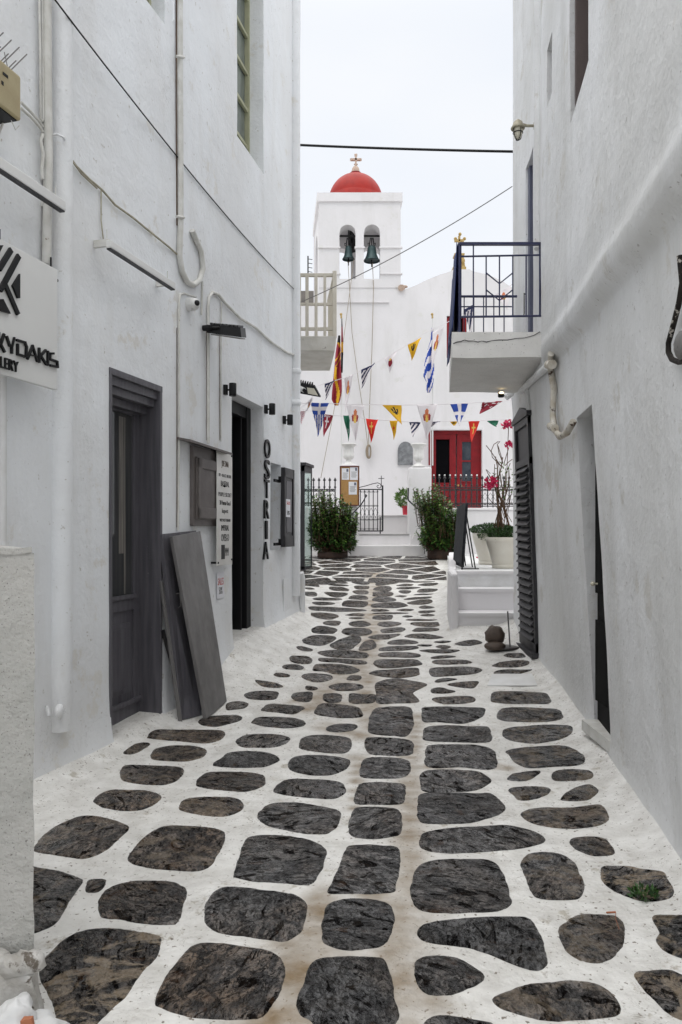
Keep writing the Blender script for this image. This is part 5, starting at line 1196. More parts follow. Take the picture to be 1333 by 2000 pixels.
D0, D1, DZ0, DZ1 = cx_(843), cx_(942), cz_(993.5), cz_(840)
W0, W1, WZ0, WZ1 = cx_(873), cx_(912), cz_(699), cz_(617)
mb = MB(); zb = 0
allx = sorted(set([cx_(a)+o for a, b in out[1:-1] for o in (0,)]+[D0, D1, W0, W1]+frange(cx_(800), cx_(1030), .12)+frange(cx_(300), cx_(800), .5)))
for x0, x1 in zip(allx, allx[1:]):
    if x1-x0 < 1e-5: continue
    xm = (x0+x1)/2; segs = [zb]
    if W0 < xm < W1: cuts = [(WZ0, WZ1)]
    else: cuts = []
    if D0 < xm < D1: cuts = [(DZ0, DZ1)]+cuts
    lo = lambda x: zb; cur = zb
    for c0, c1 in cuts: strips(mb, [x0, x1], lambda x: c0, lambda x, c=cur: c, YC, YC+.35); cur = c1
    e = .0005
    t0, t1 = top(x0+e), top(x1-e)
    mb.add([(x0, YC, cur), (x1, YC, cur), (x1, YC, t1), (x0, YC, t0), (x0, YC+.35, cur), (x1, YC+.35, cur), (x1, YC+.35, t1), (x0, YC+.35, t0)], [(0,1,2,3), (7,6,5,4), (3,2,6,7), (1,0,4,5)])
for x, z0, z1 in ((D0, DZ0, DZ1), (D1, DZ0, DZ1), (W0, WZ0, WZ1), (W1, WZ0, WZ1), (cx_(623), cz_(593), cz_(545)), (cx_(783), cz_(568), cz_(545))): sides(mb, x, z0, z1, YC, YC+.35)
fw = part('front_wall', mb, M['church'], ch)
mb = MB(); vt = [(a, b) for a, b in topf if a > cx_(784)]
mb.prism([(a, YC+.35, b-.02) for a, b in vt]+[(vt[-1][0], YC+.35, 0), (vt[0][0], YC+.35, 0)], (0, 9, 0), 0, False)
mb.box((cx_(300), YC+.36, 0), (cx_(622), YC+5, cz_(595)))
part('nave_body', mb, M['church'], ch)
# mouldings
for b_ in (((cx_(658), YC-.05, cz_(592)), (cx_(760), YC, cz_(589))), ((cx_(940), YC-.04, cz_(996)), (cx_(1030), YC, cz_(992))), ((cx_(844)-.08, YC-.03, DZ1+.0), (D1-.001, YC, DZ1+.09)), ((D1, YC-.03, DZ0), (D1+.08, YC, DZ1+.09)), ((D0-.11, YC-.04, DZ0), (D0-.03, YC, DZ1+.05))):
    mb = MB(); mb.box(*b_); part('moulding', mb, M['church'], ch, .01)
# belfry (plan slightly skewed, as its left flank shows)
bt = part('bell_tower', MB(), M['church'], ch); bpy.data.objects.remove(bt)
TX0, TX1 = cx_(623), cx_(783); TYB = 23.4; TXB0, TXB1 = P(614, 0, TYB).x, TX1-.03
zS, zR, zC0, zC1 = cz_(545), cz_(455), cz_(395), cz_(378)
arches = [(cx_(663.5), cx_(695)), (cx_(711), cx_(743))]
tw_ = MB()
def archface(mb, fr, L, ar, z0, z1, zs, zr, th):   # fr(u, z, n)
    us = set([0, L])
    for a, b in ar:
        us |= set(frange(a, b, (b-a)/14))
    us = sorted(us)
    for u0, u1 in zip(us, us[1:]):
        um = (u0+u1)/2; hit = [q for q in ar if q[0] < um < q[1]]
        if not hit: segs = [((z0, z0), (z1, z1))]
        else:
            a, b = hit[0]; r = (b-a)/2; c = (a+b)/2; f = lambda u: zr+math.sqrt(max(0, r*r-(u-c)**2)); segs = [((z0, z0), (zs, zs)), ((f(u0), f(u1)), (z1, z1))]
        for (l0, l1), (h0, h1) in segs: mb.hexa([fr(u0, l0, 0), fr(u1, l1, 0), fr(u1, l1, th), fr(u0, l0, th), fr(u0, h0, 0), fr(u1, h1, 0), fr(u1, h1, th), fr(u0, h0, th)])
def seg_frame(a, b):
    a, b = Vector((*a, 0)), Vector((*b, 0)); d = (b-a).normalized(); n_ = Vector((-d.y, d.x, 0))
    return (lambda u, z, n: Vector(((a+d*u+n_*n).x, (a+d*u+n_*n).y, z))), (b-a).length
zb0 = zS-.25
f1, L1 = seg_frame((TX0, YC-.02), (TX1, YC-.02)); archface(tw_, f1, L1, [(a-TX0, b-TX0) for a, b in arches], zb0, zC1-.02, zS, zR, .38)
f2, L2 = seg_frame((TX1, YC+.38), (TXB1, TYB)); archface(tw_, f2, L2, [(.55, 1.25)], zb0, zC1-.02, zS, zR, .38)
f3, L3 = seg_frame((TXB1, TYB), (TXB0, TYB)); archface(tw_, f3, L3, [(.35, 1.15), (1.35, 2.05)], zb0, zC1-.02, zS+.1, zR, .38)
f4, L4 = seg_frame((TXB0, TYB), (TX0, YC+.38)); archface(tw_, f4, L4, [(.55, 1.45)], zb0, zC1-.02, zS+.1, zR, .38)
tw_.prism([(TX0+.02, YC+.02, zC0-.1), (TX1-.02, YC+.02, zC0-.1), (TXB1-.02, TYB-.02, zC0-.1), (TXB0+.02, TYB-.02, zC0-.1)], (0, 0, .2))
tw_.prism([(TX0+.02, YC+.36, zb0-.4), (TX1-.02, YC+.36, zb0-.4), (TXB1-.02, TYB-.02, zb0-.4), (TXB0+.02, TYB-.02, zb0-.4)], (0, 0, .55))
tw_.prism([(TX0+.005, YC+.3, 0), (TX1-.005, YC+.3, 0), (TXB1, TYB, 0), (TXB0, TYB, 0)], (0, 0, zb0-.05))
bt = part('bell_tower', tw_, M['church'], ch)
mb = MB(); o = .05; mb.prism([(TX0-o, YC-.02-o, zC0), (TX1+o, YC-.02-o, zC0), (TXB1+o, TYB+o, zC0), (TXB0-o, TYB+o, zC0)], (0, 0, zC1-zC0))
part('cornice', mb, M['church'], bt, .012)
for a, b, c_, d_ in ((TX0-.03, arches[0][0]+.03, 486, 482.5), (arches[0][1]-.03, arches[1][0]+.03, 486, 482.5), (arches[1][1]-.03, TX1+.05, 486, 482.5), (TX0-.03, arches[0][0]+.03, 537, 534), (arches[1][1], TX1+.05, 537, 534)):
    mb = MB(); mb.box((a, YC-.06, cz_(c_)), (b, YC+.06, cz_(d_))); part('string_course', mb, M['church'], bt, .01)
dc = Vector((P(695, 0, 22.2).x, 22.2, 11.48)); mb = MB()
mb.lathe(dc, [(.82, -.32), (.82, 0)]+[(.81*math.cos(a), .81*math.sin(a)) for a in [i*math.pi/2/14 for i in range(14)]]+[(.02, .81)], 40); part('dome', mb, M['dome'], bt)
zt_ = lambda y: P(0, y, 22.2).z
mb = MB(); mb.lathe(Vector((dc.x, dc.y, 0)), [(.17, zt_(347)), (.175, zt_(341)), (.17, zt_(338.5))], 20); part('dome_cap', mb, M['red'], bt)
def fleury(mb, c, s, th):   # cross with lobed arms, centre c, half-span s
    y = c.y
    def bar(x0, x1, z0, z1): mb.box((x0, y-th/2, z0), (x1, y+th/2, z1))
    bar(c.x-s*.16, c.x+s*.16, c.z-s*1.15, c.z+s*.85); bar(c.x-s*.85, c.x+s*.85, c.z-s*.16, c.z+s*.16)
    for dx, dz in ((0, .95), (-.9, 0), (.9, 0)):
        for ex, ez in ((0, 0), (.12, .12), (-.12, .12), (.12, -.12), (-.12, -.12)): mb.ball((c.x+s*(dx*.88+ex), y, c.z+s*(dz*.88+ez)), s*.17, 0, 8, (1, .5, 1))
    mb.ball((c.x-s*.2, y, c.z-s*.85), s*.16, 0, 8); mb.ball((c.x+s*.2, y, c.z-s*.85), s*.16, 0, 8)
mb = MB(); mb.lathe(Vector((dc.x, dc.y, 0)), [(.125, zt_(338.5)), (.12, zt_(334)), (.105, zt_(329)), (.07, zt_(326)), (.03, zt_(324))], 16); fleury(mb, P(695.5, 312, 22.2), .165, .09); part('cross', mb, M['pinkst'], bt)
mb = MB(); Yg = YC+.15
mb.hexa([P(886, 526, Yg), P(910, 526, Yg), P(910, 526, Yg+.3), P(886, 526, Yg+.3), P(890.5, 496, Yg), P(905.5, 496, Yg), P(905.5, 496, Yg+.3), P(890.5, 496, Yg+.3)])
mb.box((P(888,0,Yg).x, Yg-.02, P(0,498,Yg).z), (P(908,0,Yg).x, Yg+.32, P(0,494.5,Yg).z)); mb.box((P(885,0,Yg).x, Yg-.02, P(0,527,Yg).z), (P(911,0,Yg).x, Yg+.32, P(0,521,Yg).z))
mb.box((P(896.8,0,Yg).x, Yg+.1, P(0,494,Yg).z), (P(901,0,Yg).x, Yg+.18, P(0,457,Yg).z)); mb.box((P(889.5,0,Yg).x, Yg+.1, P(0,469,Yg).z), (P(908,0,Yg).x, Yg+.18, P(0,464,Yg).z))
for x, y in ((898.9, 457.5), (890, 466.5), (907.6, 466.5)): c = P(x, y, Yg+.14); mb.ball(c, .05, 0, 8)
for i in range(3): mb.ball(P(893+6*i, 509, Yg-.02), .06, 0, 8, (1, .5, 1.4))
part('gable_cross', mb, M['gold'], ch, .01)
# door leaves
YD = YC+.14; dx = lambda p: P(p, 0, YD).x; dz = lambda p: P(0, p, YD).z
dd = part('double_door', (lambda m_: m_)(MB().box((dx(842), YD+.04, DZ0-.02), (dx(943.5), YD+.07, DZ1+.05)) and MB().box((dx(842), YD-.02, DZ0-.01), (dx(846), YD+.1, DZ1+.05)).box((dx(938), YD-.02, DZ0-.01), (dx(943), YD+.1, DZ1+.05)).box((dx(842), YD-.02, dz(848)), (dx(943), YD+.1, DZ1+.05))), M['red'], ch, .006)
def leaf_door(x0, x1, g0, g1, gt, gb, gm, bar=None):
    mb = MB(); B_ = lambda a, b, c, d, n0, n1: mb.box((dx(a), YD+n0, dz(d)), (dx(b), YD+n1, dz(c)))
    B_(x0, g0, 847, 993.8, 0, .05); B_(g1, x1, 847, 993.8, 0, .05); B_(g0, g1, 847, gt, 0, .05); B_(g0, g1, gb, 952, 0, .05); B_(g0, g1, 986, 993.8, 0, .05); B_(g0, g1, 952, 986, .02, .05); B_(g0+2.5, g1-2.5, 955, 983, .008, .03)
    B_(g0-1.5, g1+1.5, gt-1.5, gt, -.012, .0); B_(g0-1.5, g1+1.5, gb, gb+2, -.02, .0)
    if bar: B_(g0, g1, bar-1, bar+2, 0, .04)
    lf_ = part('door_leaf', mb, M['red'], dd, .005)
    return lf_
leaf_door(846, 891, 852, 878.5, 858, 943, 0); leaf_door(893, 938, 903, 920.5, 863, 940, 0, 900)
mb = MB(); mb.box((dx(851), YD+.052, dz(944)), (dx(879), YD+.058, dz(857))); part('dark_opening', mb, M['dark'], dd)
mb = MB(); mb.box((dx(902), YD+.02, dz(941)), (dx(921), YD+.03, dz(862))); part('glass_pane', mb, M['bglass'], dd)
mb = MB(); mb.ball(P(895.5, 948, YD-.02), .03); mb.ball(P(902, 949, YD-.02), .022); part('door_knob', mb, M['gold'], dd)
mb = MB(); mb.box((cx_(837), YC-.12, cz_(909)), (cx_(839.5), YC-.01, cz_(843))); part('open_shutter', mb, M['red'], ch)
mb = MB()
for a, b, c, d in ((873, 877.5, 617, 699), (905, 912, 617, 699), (873, 912, 617, 621), (873, 912, 695, 699), (873, 912, 660, 662)): mb.box((cx_(a), YC+.02, cz_(d)), (cx_(b), YC+.12, cz_(c)))
wn = part('window', mb, M['red'], ch, .006); mb = MB(); mb.box((cx_(873), YC+.1, cz_(699)), (cx_(912), YC+.13, cz_(617))); part('pane', mb, M['dark'], wn)
# plaque, waterspout
mb = MB(); pts = [(777.5, 908), (807, 908), (807, 880)]+[(792.3+14.7*math.cos(a), 879-16.5*math.sin(a)) for a in [i*math.pi/12 for i in range(1, 12)]]+[(777.5, 880)]
mb.prism([P(x, y, YC-.05) for x, y in pts][::-1], (0, .05, 0)); single('marble_plaque', mb, M['marble'], 'round-topped grey marble plaque on the church wall left of the right urn', 'plaque')
mb = MB(); mb.tube([P(784, 562, YC-.1), P(786, 562, YC+.3)], .09, 10); mb.ball(P(790, 560, YC+.1), .07, 0, 8, (1.5, 1, .6), .3); part('roof_tile_spout', mb, M['pinkst'], ch)
# bells
def bell(px, ytop, ybot, half, Y, label, m, rod=None):
    zt, zb = P(0, ytop, Y).z, P(0, ybot, Y).z; h = zt-zb; r = half/FP*Y; c = Vector((P(px, 0, Y).x, Y, zb))
    t = thing('church_bell', label, 'bell', c, 'bells in the belfry')
    mb = MB(); mb.lathe(c, [(r*.9, .03), (r, 0), (r*.98, .02), (r*.82, h*.16), (r*.66, h*.36), (r*.56, h*.62), (r*.52, h*.82), (r*.42, h*.93), (r*.15, h)], 26); part('bell_body', mb, m, t)
    mb = MB(); mb.tube([c+Vector((0, 0, h*.9)), c+Vector((0, 0, -.12*1.4))], .02, 6); mb.ball(c+Vector((0, 0, -.05)), .04); part('clapper', mb, M['ink'], t)
    mb = MB(); 
    for dx_ in (-.07, 0, .07): mb.tube([c+Vector((dx_, 0, h*.94)), c+Vector((dx_*.5, 0, h+.22))], .018, 6)
    mb.tube([c+Vector((-.1, 0, h)), c+Vector((-.11, 0, h+.07)), c+Vector((-.05, 0, h+.05))], .014, 6); mb.tube([c+Vector((.1, 0, h)), c+Vector((.11, 0, h+.07)), c+Vector((.05, 0, h+.05))], .014, 6)
    part('hanger', mb, M['ink'], t); return c, h
bell(681, 480, 507, 12, 21.25, 'small green bell in the left arch of the belfry', M['bell'])
bell(726.5, 479.5, 510, 16, 21.25, 'larger green bell in the right arch of the belfry', M['bell'])
bell(688, 464, 489, 12, 22.4, 'dark bell in the shadow behind the left arch of the belfry', M['ink'])
mb = MB(); z = P(0, 461, 21.25).z; mb.tube([(arches[0][0]-.05, 21.25, z), (arches[0][1]+.05, 21.25, z)], .028, 6); mb.tube([(arches[1][0]-.05, 21.25, z), (arches[1][1]+.05, 21.25, z)], .028, 6)
mb.box((P(682, 0, 22.4).x-.03, 21.5, P(0, 452, 22.4).z), (P(694, 0, 22.4).x, 23.2, P(0, 445, 22.4).z)); part('bell_bars', mb, M['ink'], bt)
R_ = lambda q: [P(*p) for p in q]
cable('bell_rope', R_([(680, 511, 21.2), (683, 560, 20.9), (688, 650, 20.9), (700, 740, 20.9), (714, 830, 20.9), (719, 872, 20.9)]), .009, M['rope'], 'thin bell rope dropping from the small bell to the rope hank', 'rope')
cable('bell_rope', R_([(728, 514, 21.2), (730, 560, 20.9), (727, 680, 20.9), (722, 800, 20.9), (720, 872, 20.9)]), .010, M['rope'], 'bell rope hanging almost straight from the larger bell to the rope hank', 'rope')
cable('bell_rope', R_([(692, 505, 21.2), (685, 560, 20.8), (672, 660, 20.0), (655, 790, 19.2), (627, 934, 18.5)]), .008, M['rope'], 'bell rope slanting left down to the iron fence', 'rope')
mb = MB()
for k in range(4): mb.tube([P(720+(4.5-k*.5)*math.cos(a)+.6*k, 882+13*math.sin(a), 20.9-.02*k) for a in [i*math.pi/8 for i in range(16)]], .018, 6, closed=True)
single('rope_hank', mb, M['rope'], 'coiled hank of bell rope hanging on the church wall between the urns', 'rope')
# far house roof and antenna
mb = MB(); mb.box((P(540,0,27).x, 27, 0), (P(613,0,27).x, 31, P(0,568,27).z)); m_ = mat('far_render', (.20,.18,.16), (.14,.13,.12), .8, 3, bump=.4, bscale=6)
single('house', mb, m_, 'distant dark stone rooftop glimpsed through the cream balcony', 'house')
mb = MB(); a = P(602, 575, 26.5); b = P(602, 500, 26.5); mb.tube([a, b], .025, 5)
for k in range(4): z = b.z-.1-.15*k; mb.tube([(b.x-.02, 26.5, z), (b.x+.16, 26.5, z-.03)], .012, 4)
single('antenna', mb, M['ink'], 'thin black antenna standing behind the cream balcony', 'antenna')
# ================================================================== churchyard wall, steps, gate, fence
YW = 18.4; yx = lambda p, Y=YW: P(p, 0, Y).x; yz = lambda p, Y=YW: P(0, p, Y).z
cw = thing('churchyard_wall', 'low white churchyard wall carrying the iron fence on both sides of the steps', 'wall', (0, YW, 1.07))
mb = MB(); mb.box((-6, YW, .9), (yx(668), YW+.3, yz(990))); part('wall_section', mb, M['church'], cw, .02)
mb = MB(); mb.box((yx(838), YW, .9), (6, YW+.3, yz(997))); mb.box((yx(838), YW-.03, yz(997)), (6, YW+.3, yz(992))); part('wall_section', mb, M['church'], cw, .015)
mb = MB(); mb.box((yx(666), YW-.06, .9), (yx(699), YW+.36, yz(907))); part('gate_pier', mb, M['church'], cw, .03)
mb = MB(); mb.box((yx(799), YW-.05, .9), (yx(843), YW+.45, yz(913))); mb.prism([(yx(799), YW-.2, .9), (yx(799), YW-.2, yz(1064)), (yx(808), YW-.2, yz(1045)), (yx(838), YW-.2, yz(1048)), (yx(838), YW-.2, .9)], (0, .3, 0)); part('gate_pier', mb, M['church'], cw, .03)
mb = MB(); mb.box((yx(843), YW+.3, .9), (6, YC, yz(1000))); mb.box((-6, YW+.3, .9), (yx(700), YC, 1.95)); part('platform', mb, M['church'], cw)
ss = thing('stone_steps', 'broad low white steps rising to the churchyard gate', 'steps', (1, 18, 1.07))
for y0, y1, z, x0, x1 in ((17.95, 18.5, 1.29, 684, 829), (18.3, 19.4, 1.545, 690, 803), (19.35, YC, 2.04, 690, 805)):
    mb = MB(); mb.box((P(x0, 0, y0).x, y0, .8), (P(x1, 0, y0).x, y1, z)); part('step', mb, M['church'], ss, .02)
mb = MB(); mb.box((P(701, 0, 18.28).x, 18.28, 1.547), (P(800, 0, 18.28).x, 18.6, 1.565)); part('threshold', mb, M['step'], ss, .005)
mb = MB(); mb.box((P(740, 0, 19.33).x, 19.31, 2.03), (P(803, 0, 19.33).x, 19.5, 2.06)); part('ledge', mb, M['church'], ss, .006)
def scroll(mb, c, r, turns, a0, sg, Y, th=.007):
    pts = []; n = int(10*turns)
    for i in range(n+1):
        t = i/n; a = a0+sg*t*turns*2*math.pi; rr_ = r*(1-.75*t); pts.append((c[0]+rr_*math.cos(a), Y, c[1]+rr_*math.sin(a)))
    mb.tube(pts, th, 5)
def finial(mb, x, Y, z, m=0, s=1):
    mb.lathe((x, Y, z), [(.010, 0), (.026*s, .03), (.020*s, .05), (.004, .10)], 8, m); mb.ball((x, Y, z-.14), .022*s, m, 8, (1, 1, .7))
def fence(x0, x1, Y, zb, zt, n, white, label):
    t = thing('iron_fence', label, 'fence', ((x0+x1)/2, Y, zb))
    mb = MB(); mb.tube([(x0, Y, zb+.03), (x1, Y, zb+.03)], .012, 5); mb.tube([(x0, Y, zt-.20), (x1, Y, zt-.20)], .012, 5); part('rails', mb, M['iron'], t)
    for i in range(n):
        x = x0+(x1-x0)*i/(n-1); mb = MB(); mb.tube([(x, Y, zb), (x, Y, zt)], .016, 5); finial(mb, x, Y, zt-.005, 0, 1.5); b_ = part('bar', mb, M['iron'], t)
        if white: mb = MB(); mb.ball((x, Y, zt+.10), .022); part('white_tip', mb, M['signw'], b_)
    w_ = (x1-x0)/(n-1); mb = MB(); h = zt-zb
    for i in range(n-1):
        xm = x0+w_*(i+.5)
        for sg in (-1, 1):
            scroll(mb, (xm+sg*w_*.22, zb+h*.62), w_*.22, 1.3, math.pi/2, sg, Y, .009); scroll(mb, (xm+sg*w_*.22, zb+h*.13), w_*.22, 1.3, -math.pi/2, -sg, Y, .009)
        mb.tube([(xm-w_*.45, Y, zb+h*.38), (xm, Y, zb+h*.52), (xm+w_*.45, Y, zb+h*.38)], .006, 5); mb.tube([(xm-w_*.45, Y, zb+h*.38), (xm, Y, zb+h*.24), (xm+w_*.45, Y, zb+h*.38)], .006, 5)
    part('scrollwork', mb, M['iron'], t); return t
xs0 = yx(655, 18.55)
w10 = (yx(655, 18.55)-yx(613, 18.55))/4
fence(xs0-w10*8, xs0, 18.55, yz(989, 18.55), yz(940, 18.55), 9, False, 'black wrought iron fence left of the notice board, behind the left shrub')
fence(yx(848, 18.55), yx(848, 18.55)+w10*16, 18.55, yz(991, 18.55), yz(936, 18.55), 17, True, 'black wrought iron fence with white tips in front of the red church door')
# gate
gt = thing('iron_gate', 'small black wrought iron gate with cross on its post standing on the church steps', 'gate', (yx(724, 18.45), 18.45, 1.55))
Yg = 18.42; GX = lambda p: P(p, 0, Yg).x; GZ = lambda p: P(0, p, Yg).z
mb = MB(); mb.box((GX(746), Yg-.02, GZ(1037)), (GX(749.3), Yg+.025, GZ(948))); mb.tube([(GX(745.3), Yg, GZ(950)), (GX(745.3), Yg, GZ(929))], .010, 5); mb.tube([(GX(739.5), Yg, GZ(934.5)), (GX(751), Yg, GZ(934.5))], .009, 5); part('post', mb, M['iron'], gt)
mb = MB()
mb.tube([(GX(700), Yg, GZ(956)), (GX(746), Yg, GZ(956))], .016, 6); mb.tube([(GX(699), Yg, GZ(1037)), (GX(748), Yg, GZ(1037))], .018, 6)
for i, x in enumerate((704.5, 712.8, 721.2, 729.5, 738)): mb.tube([(GX(x), Yg, GZ(1037)), (GX(x), Yg, GZ(956))], .012, 6); [mb.ball((GX(x), Yg, GZ(y)), .020, 0, 8) for y in (960, 988, 1002 if i % 2 else 1001, 1015, 1033)]
mb.tube([(GX(743), Yg-.02, GZ(1044)), (GX(743), Yg-.02, GZ(1010))], .017, 6); mb.tube([(GX(738), Yg-.02, GZ(1014)), (GX(748), Yg-.02, GZ(1014))], .009, 5)
part('bars', mb, M['iron'], gt)
mb = MB(); mb.tube([(GX(x), Yg, GZ(y)) for x, y in ((702, 952), (715, 949), (728, 945), (738, 943), (743, 945), (745, 949), (743, 953), (739, 953), (736.5, 950), (738, 947.5), (740.5, 949))], .011, 6)
for x in (708.6, 717, 725.3, 733.7):
    for y, s in ((988, 1), (1015, -1)):
        for sg in (-1, 1): scroll(mb, (GX(x)+sg*.024, GZ(y)), .022, 1.2, math.pi/2*s, sg*s, Yg, .005)
    for y in (961, 1033):
        for sg in (-1, 1): scroll(mb, (GX(x)+sg*.025, GZ(y)), .02, 1, math.pi/2, sg, Yg, .004)
for a, b in ((704.5, 712.8), (712.8, 721.2), (721.2, 729.5), (729.5, 738)):
    mb.tube([(GX(a), Yg, GZ(1001)), (GX((a+b)/2), Yg, GZ(992))], .005, 4); mb.tube([(GX((a+b)/2), Yg, GZ(992)), (GX(b), Yg, GZ(1001))], .005, 4); mb.tube([(GX(a), Yg, GZ(1001)), (GX((a+b)/2), Yg, GZ(1011))], .005, 4); mb.tube([(GX((a+b)/2), Yg, GZ(1011)), (GX(b), Yg, GZ(1001))], .005, 4)
part('scrollwork', mb, M['iron'], gt)
mb = MB(); mb.tube([P(x, y, 18.2) for x, y in ((714, 972), (717, 968), (715, 966), (703, 968), (704, 969))][:3]+[P(x, y, 18.1) for x, y in ((712, 976), (706, 985), (697, 995), (690, 1002), (688, 1060))], .017, 6); single('handrail', mb, M['iron'], 'black bent handrail rising from the left shrub to the notice board', 'handrail')
mb = MB(); mb.tube([P(x, y, 18.1) for x, y in ((798, 953), (797.5, 975), (799, 978), (823, 1000), (826, 1030), (829, 1082))], .02, 6); single('handrail', mb, M['iron'], 'black bent handrail on the white pier beside the right shrub', 'handrail')
# notice board
nb = thing('notice_board', 'cork notice board with red frame and three white papers on the left gate pier', 'notice board', (yx(682, 18.25), 18.25, yz(988, 18.25)))
Yn = 18.26; NX = lambda p: P(p, 0, Yn).x; NZ = lambda p: P(0, p, Yn).z
mb = MB(); mb.box((NX(664), Yn, NZ(988)), (NX(702), Yn+.03, NZ(911))); part('cork', mb, M['cork'], nb)
mb = MB()
for a, b, c, d in ((664, 666, 910, 988), (700.3, 702.3, 910, 988), (664, 702.3, 910, 912.2), (664, 702.3, 986, 988)): mb.box((NX(a), Yn-.02, NZ(d)), (NX(b), Yn+.03, NZ(c)))
part('frame', mb, M['wood'], nb, .003)
for a, b, c, d in ((668, 682.5, 914.5, 937), (684, 699.5, 912.5, 937.5), (681.5, 697.5, 941, 966)):
    mb = MB(); mb.box((NX(a), Yn-.005, NZ(d)), (NX(b), Yn-.002, NZ(c)), 0); mb.box((NX(b-5.5), Yn-.007, NZ(c+7)), (NX(b-1.5), Yn-.005, NZ(c+1.5)), 1)
    for k in range(6): y = c+9+k*2; mb.box((NX(a+2+k%2), Yn-.0065, NZ(y+.7)), (NX(b-2-k%3), Yn-.005, NZ(y)), 2)
    part('paper', mb, [M['paper'], M['bluegrey'], M['inkg']], nb)
# urns
def urn(px, yt, yb, half, label):
    Y = YW+.15; c = Vector((P(px, 0, Y).x, Y, P(0, yb, Y).z)); h = P(0, yt, Y).z-c.z; r = half/FP*Y
    t = thing('stone_urn', label, 'urn', c, 'white urns on the gate piers')
    mb = MB(); mb.box((c.x-r*.8, Y-r*.8, c.z), (c.x+r*.8, Y+r*.8, c.z+h*.05)); mb.lathe(c, [(r*.68, h*.05), (r*.6, h*.09), (r*.38, h*.15), (r*.30, h*.22), (r*.34, h*.27)], 24); part('foot', mb, M['wpot'], t, .004)
    mb = MB(); seg = 40; prof = [(.32, .27), (.55, .30), (.66, .38), (.68, .48), (.62, .56), (.62, .75), (.68, .85), (.86, .92), (1.0, .94), (1.0, .985), (.95, 1.0), (.8, .97), (.62, .8)]
    vs = []
    for j, (a, b) in enumerate(prof):
        for k in range(seg): th = 2*math.pi*k/seg; rr_ = a*r*(1+(.045 if j in (2, 3, 4, 5) else 0)*math.cos(12*th)); vs.append(c+Vector((rr_*math.cos(th), rr_*math.sin(th), b*h)))
    mb.add(vs, [(j*seg+k, j*seg+(k+1) % seg, (j+1)*seg+(k+1) % seg, (j+1)*seg+k) for j in range(len(prof)-1) for k in range(seg)], 0, True); part('bowl', mb, M['wpot'], t)
urn(681.5, 867, 909, 15.5, 'white fluted urn on the left gate pier above the notice board')
urn(818, 867, 912.5, 15.5, 'white fluted urn on the right gate pier left of the red door')
# red pot plant
rp = thing('potted_plant', 'small leafy plant in a bright red pot on the ledge by the right gate pier', 'plant', (P(791, 0, 19.6).x, 19.6, 2.06))
c = Vector((P(793.5, 0, 19.5).x, 19.5, 2.06)); mb = MB(); mb.lathe(c, [(.085, 0), (.10, .20), (.112, .20), (.112, .24), (.10, .24)], 18); part('pot', mb, M['redpot'], rp)
mb = MB(); leaves(mb, c+Vector((-.04, 0, .42)), (.20, .18, .24), 500, .10, .35, 0, .3, 21); part('foliage', mb, M['leaf'], rp)
# shrubs
def shrub(name, label, c, shoots_, pr_, seed, wl):
    t = thing(name, label, 'shrub', c)
    rn = random.Random(seed); st_ = MB(); lf_ = MB(); ld = MB()
    def leaf(mb, q, d, l, wv):
        s = d.cross(Vector((rn.uniform(-.4, .4), rn.uniform(-.4, .4), 1)))
        s = s.normalized() if s.length > .01 else Vector((1, 0, 0)); nn = s.cross(d)*l*.08
        mb.add([q, q+d*l*.4-s*wv+nn, q+d*l*.5, q+d*l*.4+s*wv+nn, q+d*l+Vector((0, 0, -.25*l))], [(0, 1, 2), (0, 2, 3), (1, 4, 2), (2, 4, 3)], 0)
    for (px_, py_, n_) in shoots_:
        for _ in range(n_):
            tgt = P(px_+rn.uniform(-7, 7), py_+rn.uniform(-9, 9), c.y+rn.uniform(-.45, .35))
            b0 = Vector((c.x+rn.uniform(-.2, .2), c.y+rn.uniform(-.15, .15), c.z+pr_)); mid = b0.lerp(tgt, .5)+Vector(((tgt.x-c.x)*.25, (tgt.y-c.y)*.25, -.05))
            st_.tube([b0, mid, tgt], .007, 5)
            ax = (tgt-mid).normalized(); m_ = rn.randint(15, 23)
            for k in range(m_):      # whorls of long leaves up the shoot
                f = k/m_; q = mid.lerp(tgt, .15+.85*f) if k > 3 else b0.lerp(mid, .5+.12*k); a = k*2.4+rn.random(); u = ax.cross(Vector((1, .2, 0))).normalized(); w_ = ax.cross(u)
                d = (u*math.cos(a)+w_*math.sin(a)+ax*(.15+.75*f)).normalized(); l = wl*rn.uniform(.75, 1.2)*(1-.25*f)
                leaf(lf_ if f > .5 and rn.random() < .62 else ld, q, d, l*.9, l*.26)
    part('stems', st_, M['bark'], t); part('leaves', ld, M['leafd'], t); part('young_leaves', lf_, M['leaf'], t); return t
def fill_px(rows, step, per):     # rows: (y, x0, x1) outline of the crown
    o = []; y = rows[0][0]
    while y <= rows[-1][0]:
        a = interp(y, [(r[0], r[1]) for r in rows]); b = interp(y, [(r[0], r[2]) for r in rows]); x = a
        while x <= b: o.append((x, y, per)); x += step
        y += step
    return o
c = Vector((P(650, 0, 17.5).x, 17.5, hb(17.5)))
t = shrub('shrub', 'large dark green oleander shrub in front of the left iron fence', c, fill_px([(962, 622, 634), (970, 616, 660), (985, 612, 692), (1005, 606, 700), (1025, 608, 698), (1045, 606, 694), (1062, 616, 690)], 9.5, 3), .12, 3, .15)
mb = MB(); mb.lathe(c+Vector((0, .1, 0)), [(.34, 0), (.36, .03), (.36, .14), (.32, .15)], 26); part('planter_ring', mb, M['barrel'], t)
c2 = Vector((P(862, 0, 17.3).x, 17.3, hb(17.3)))
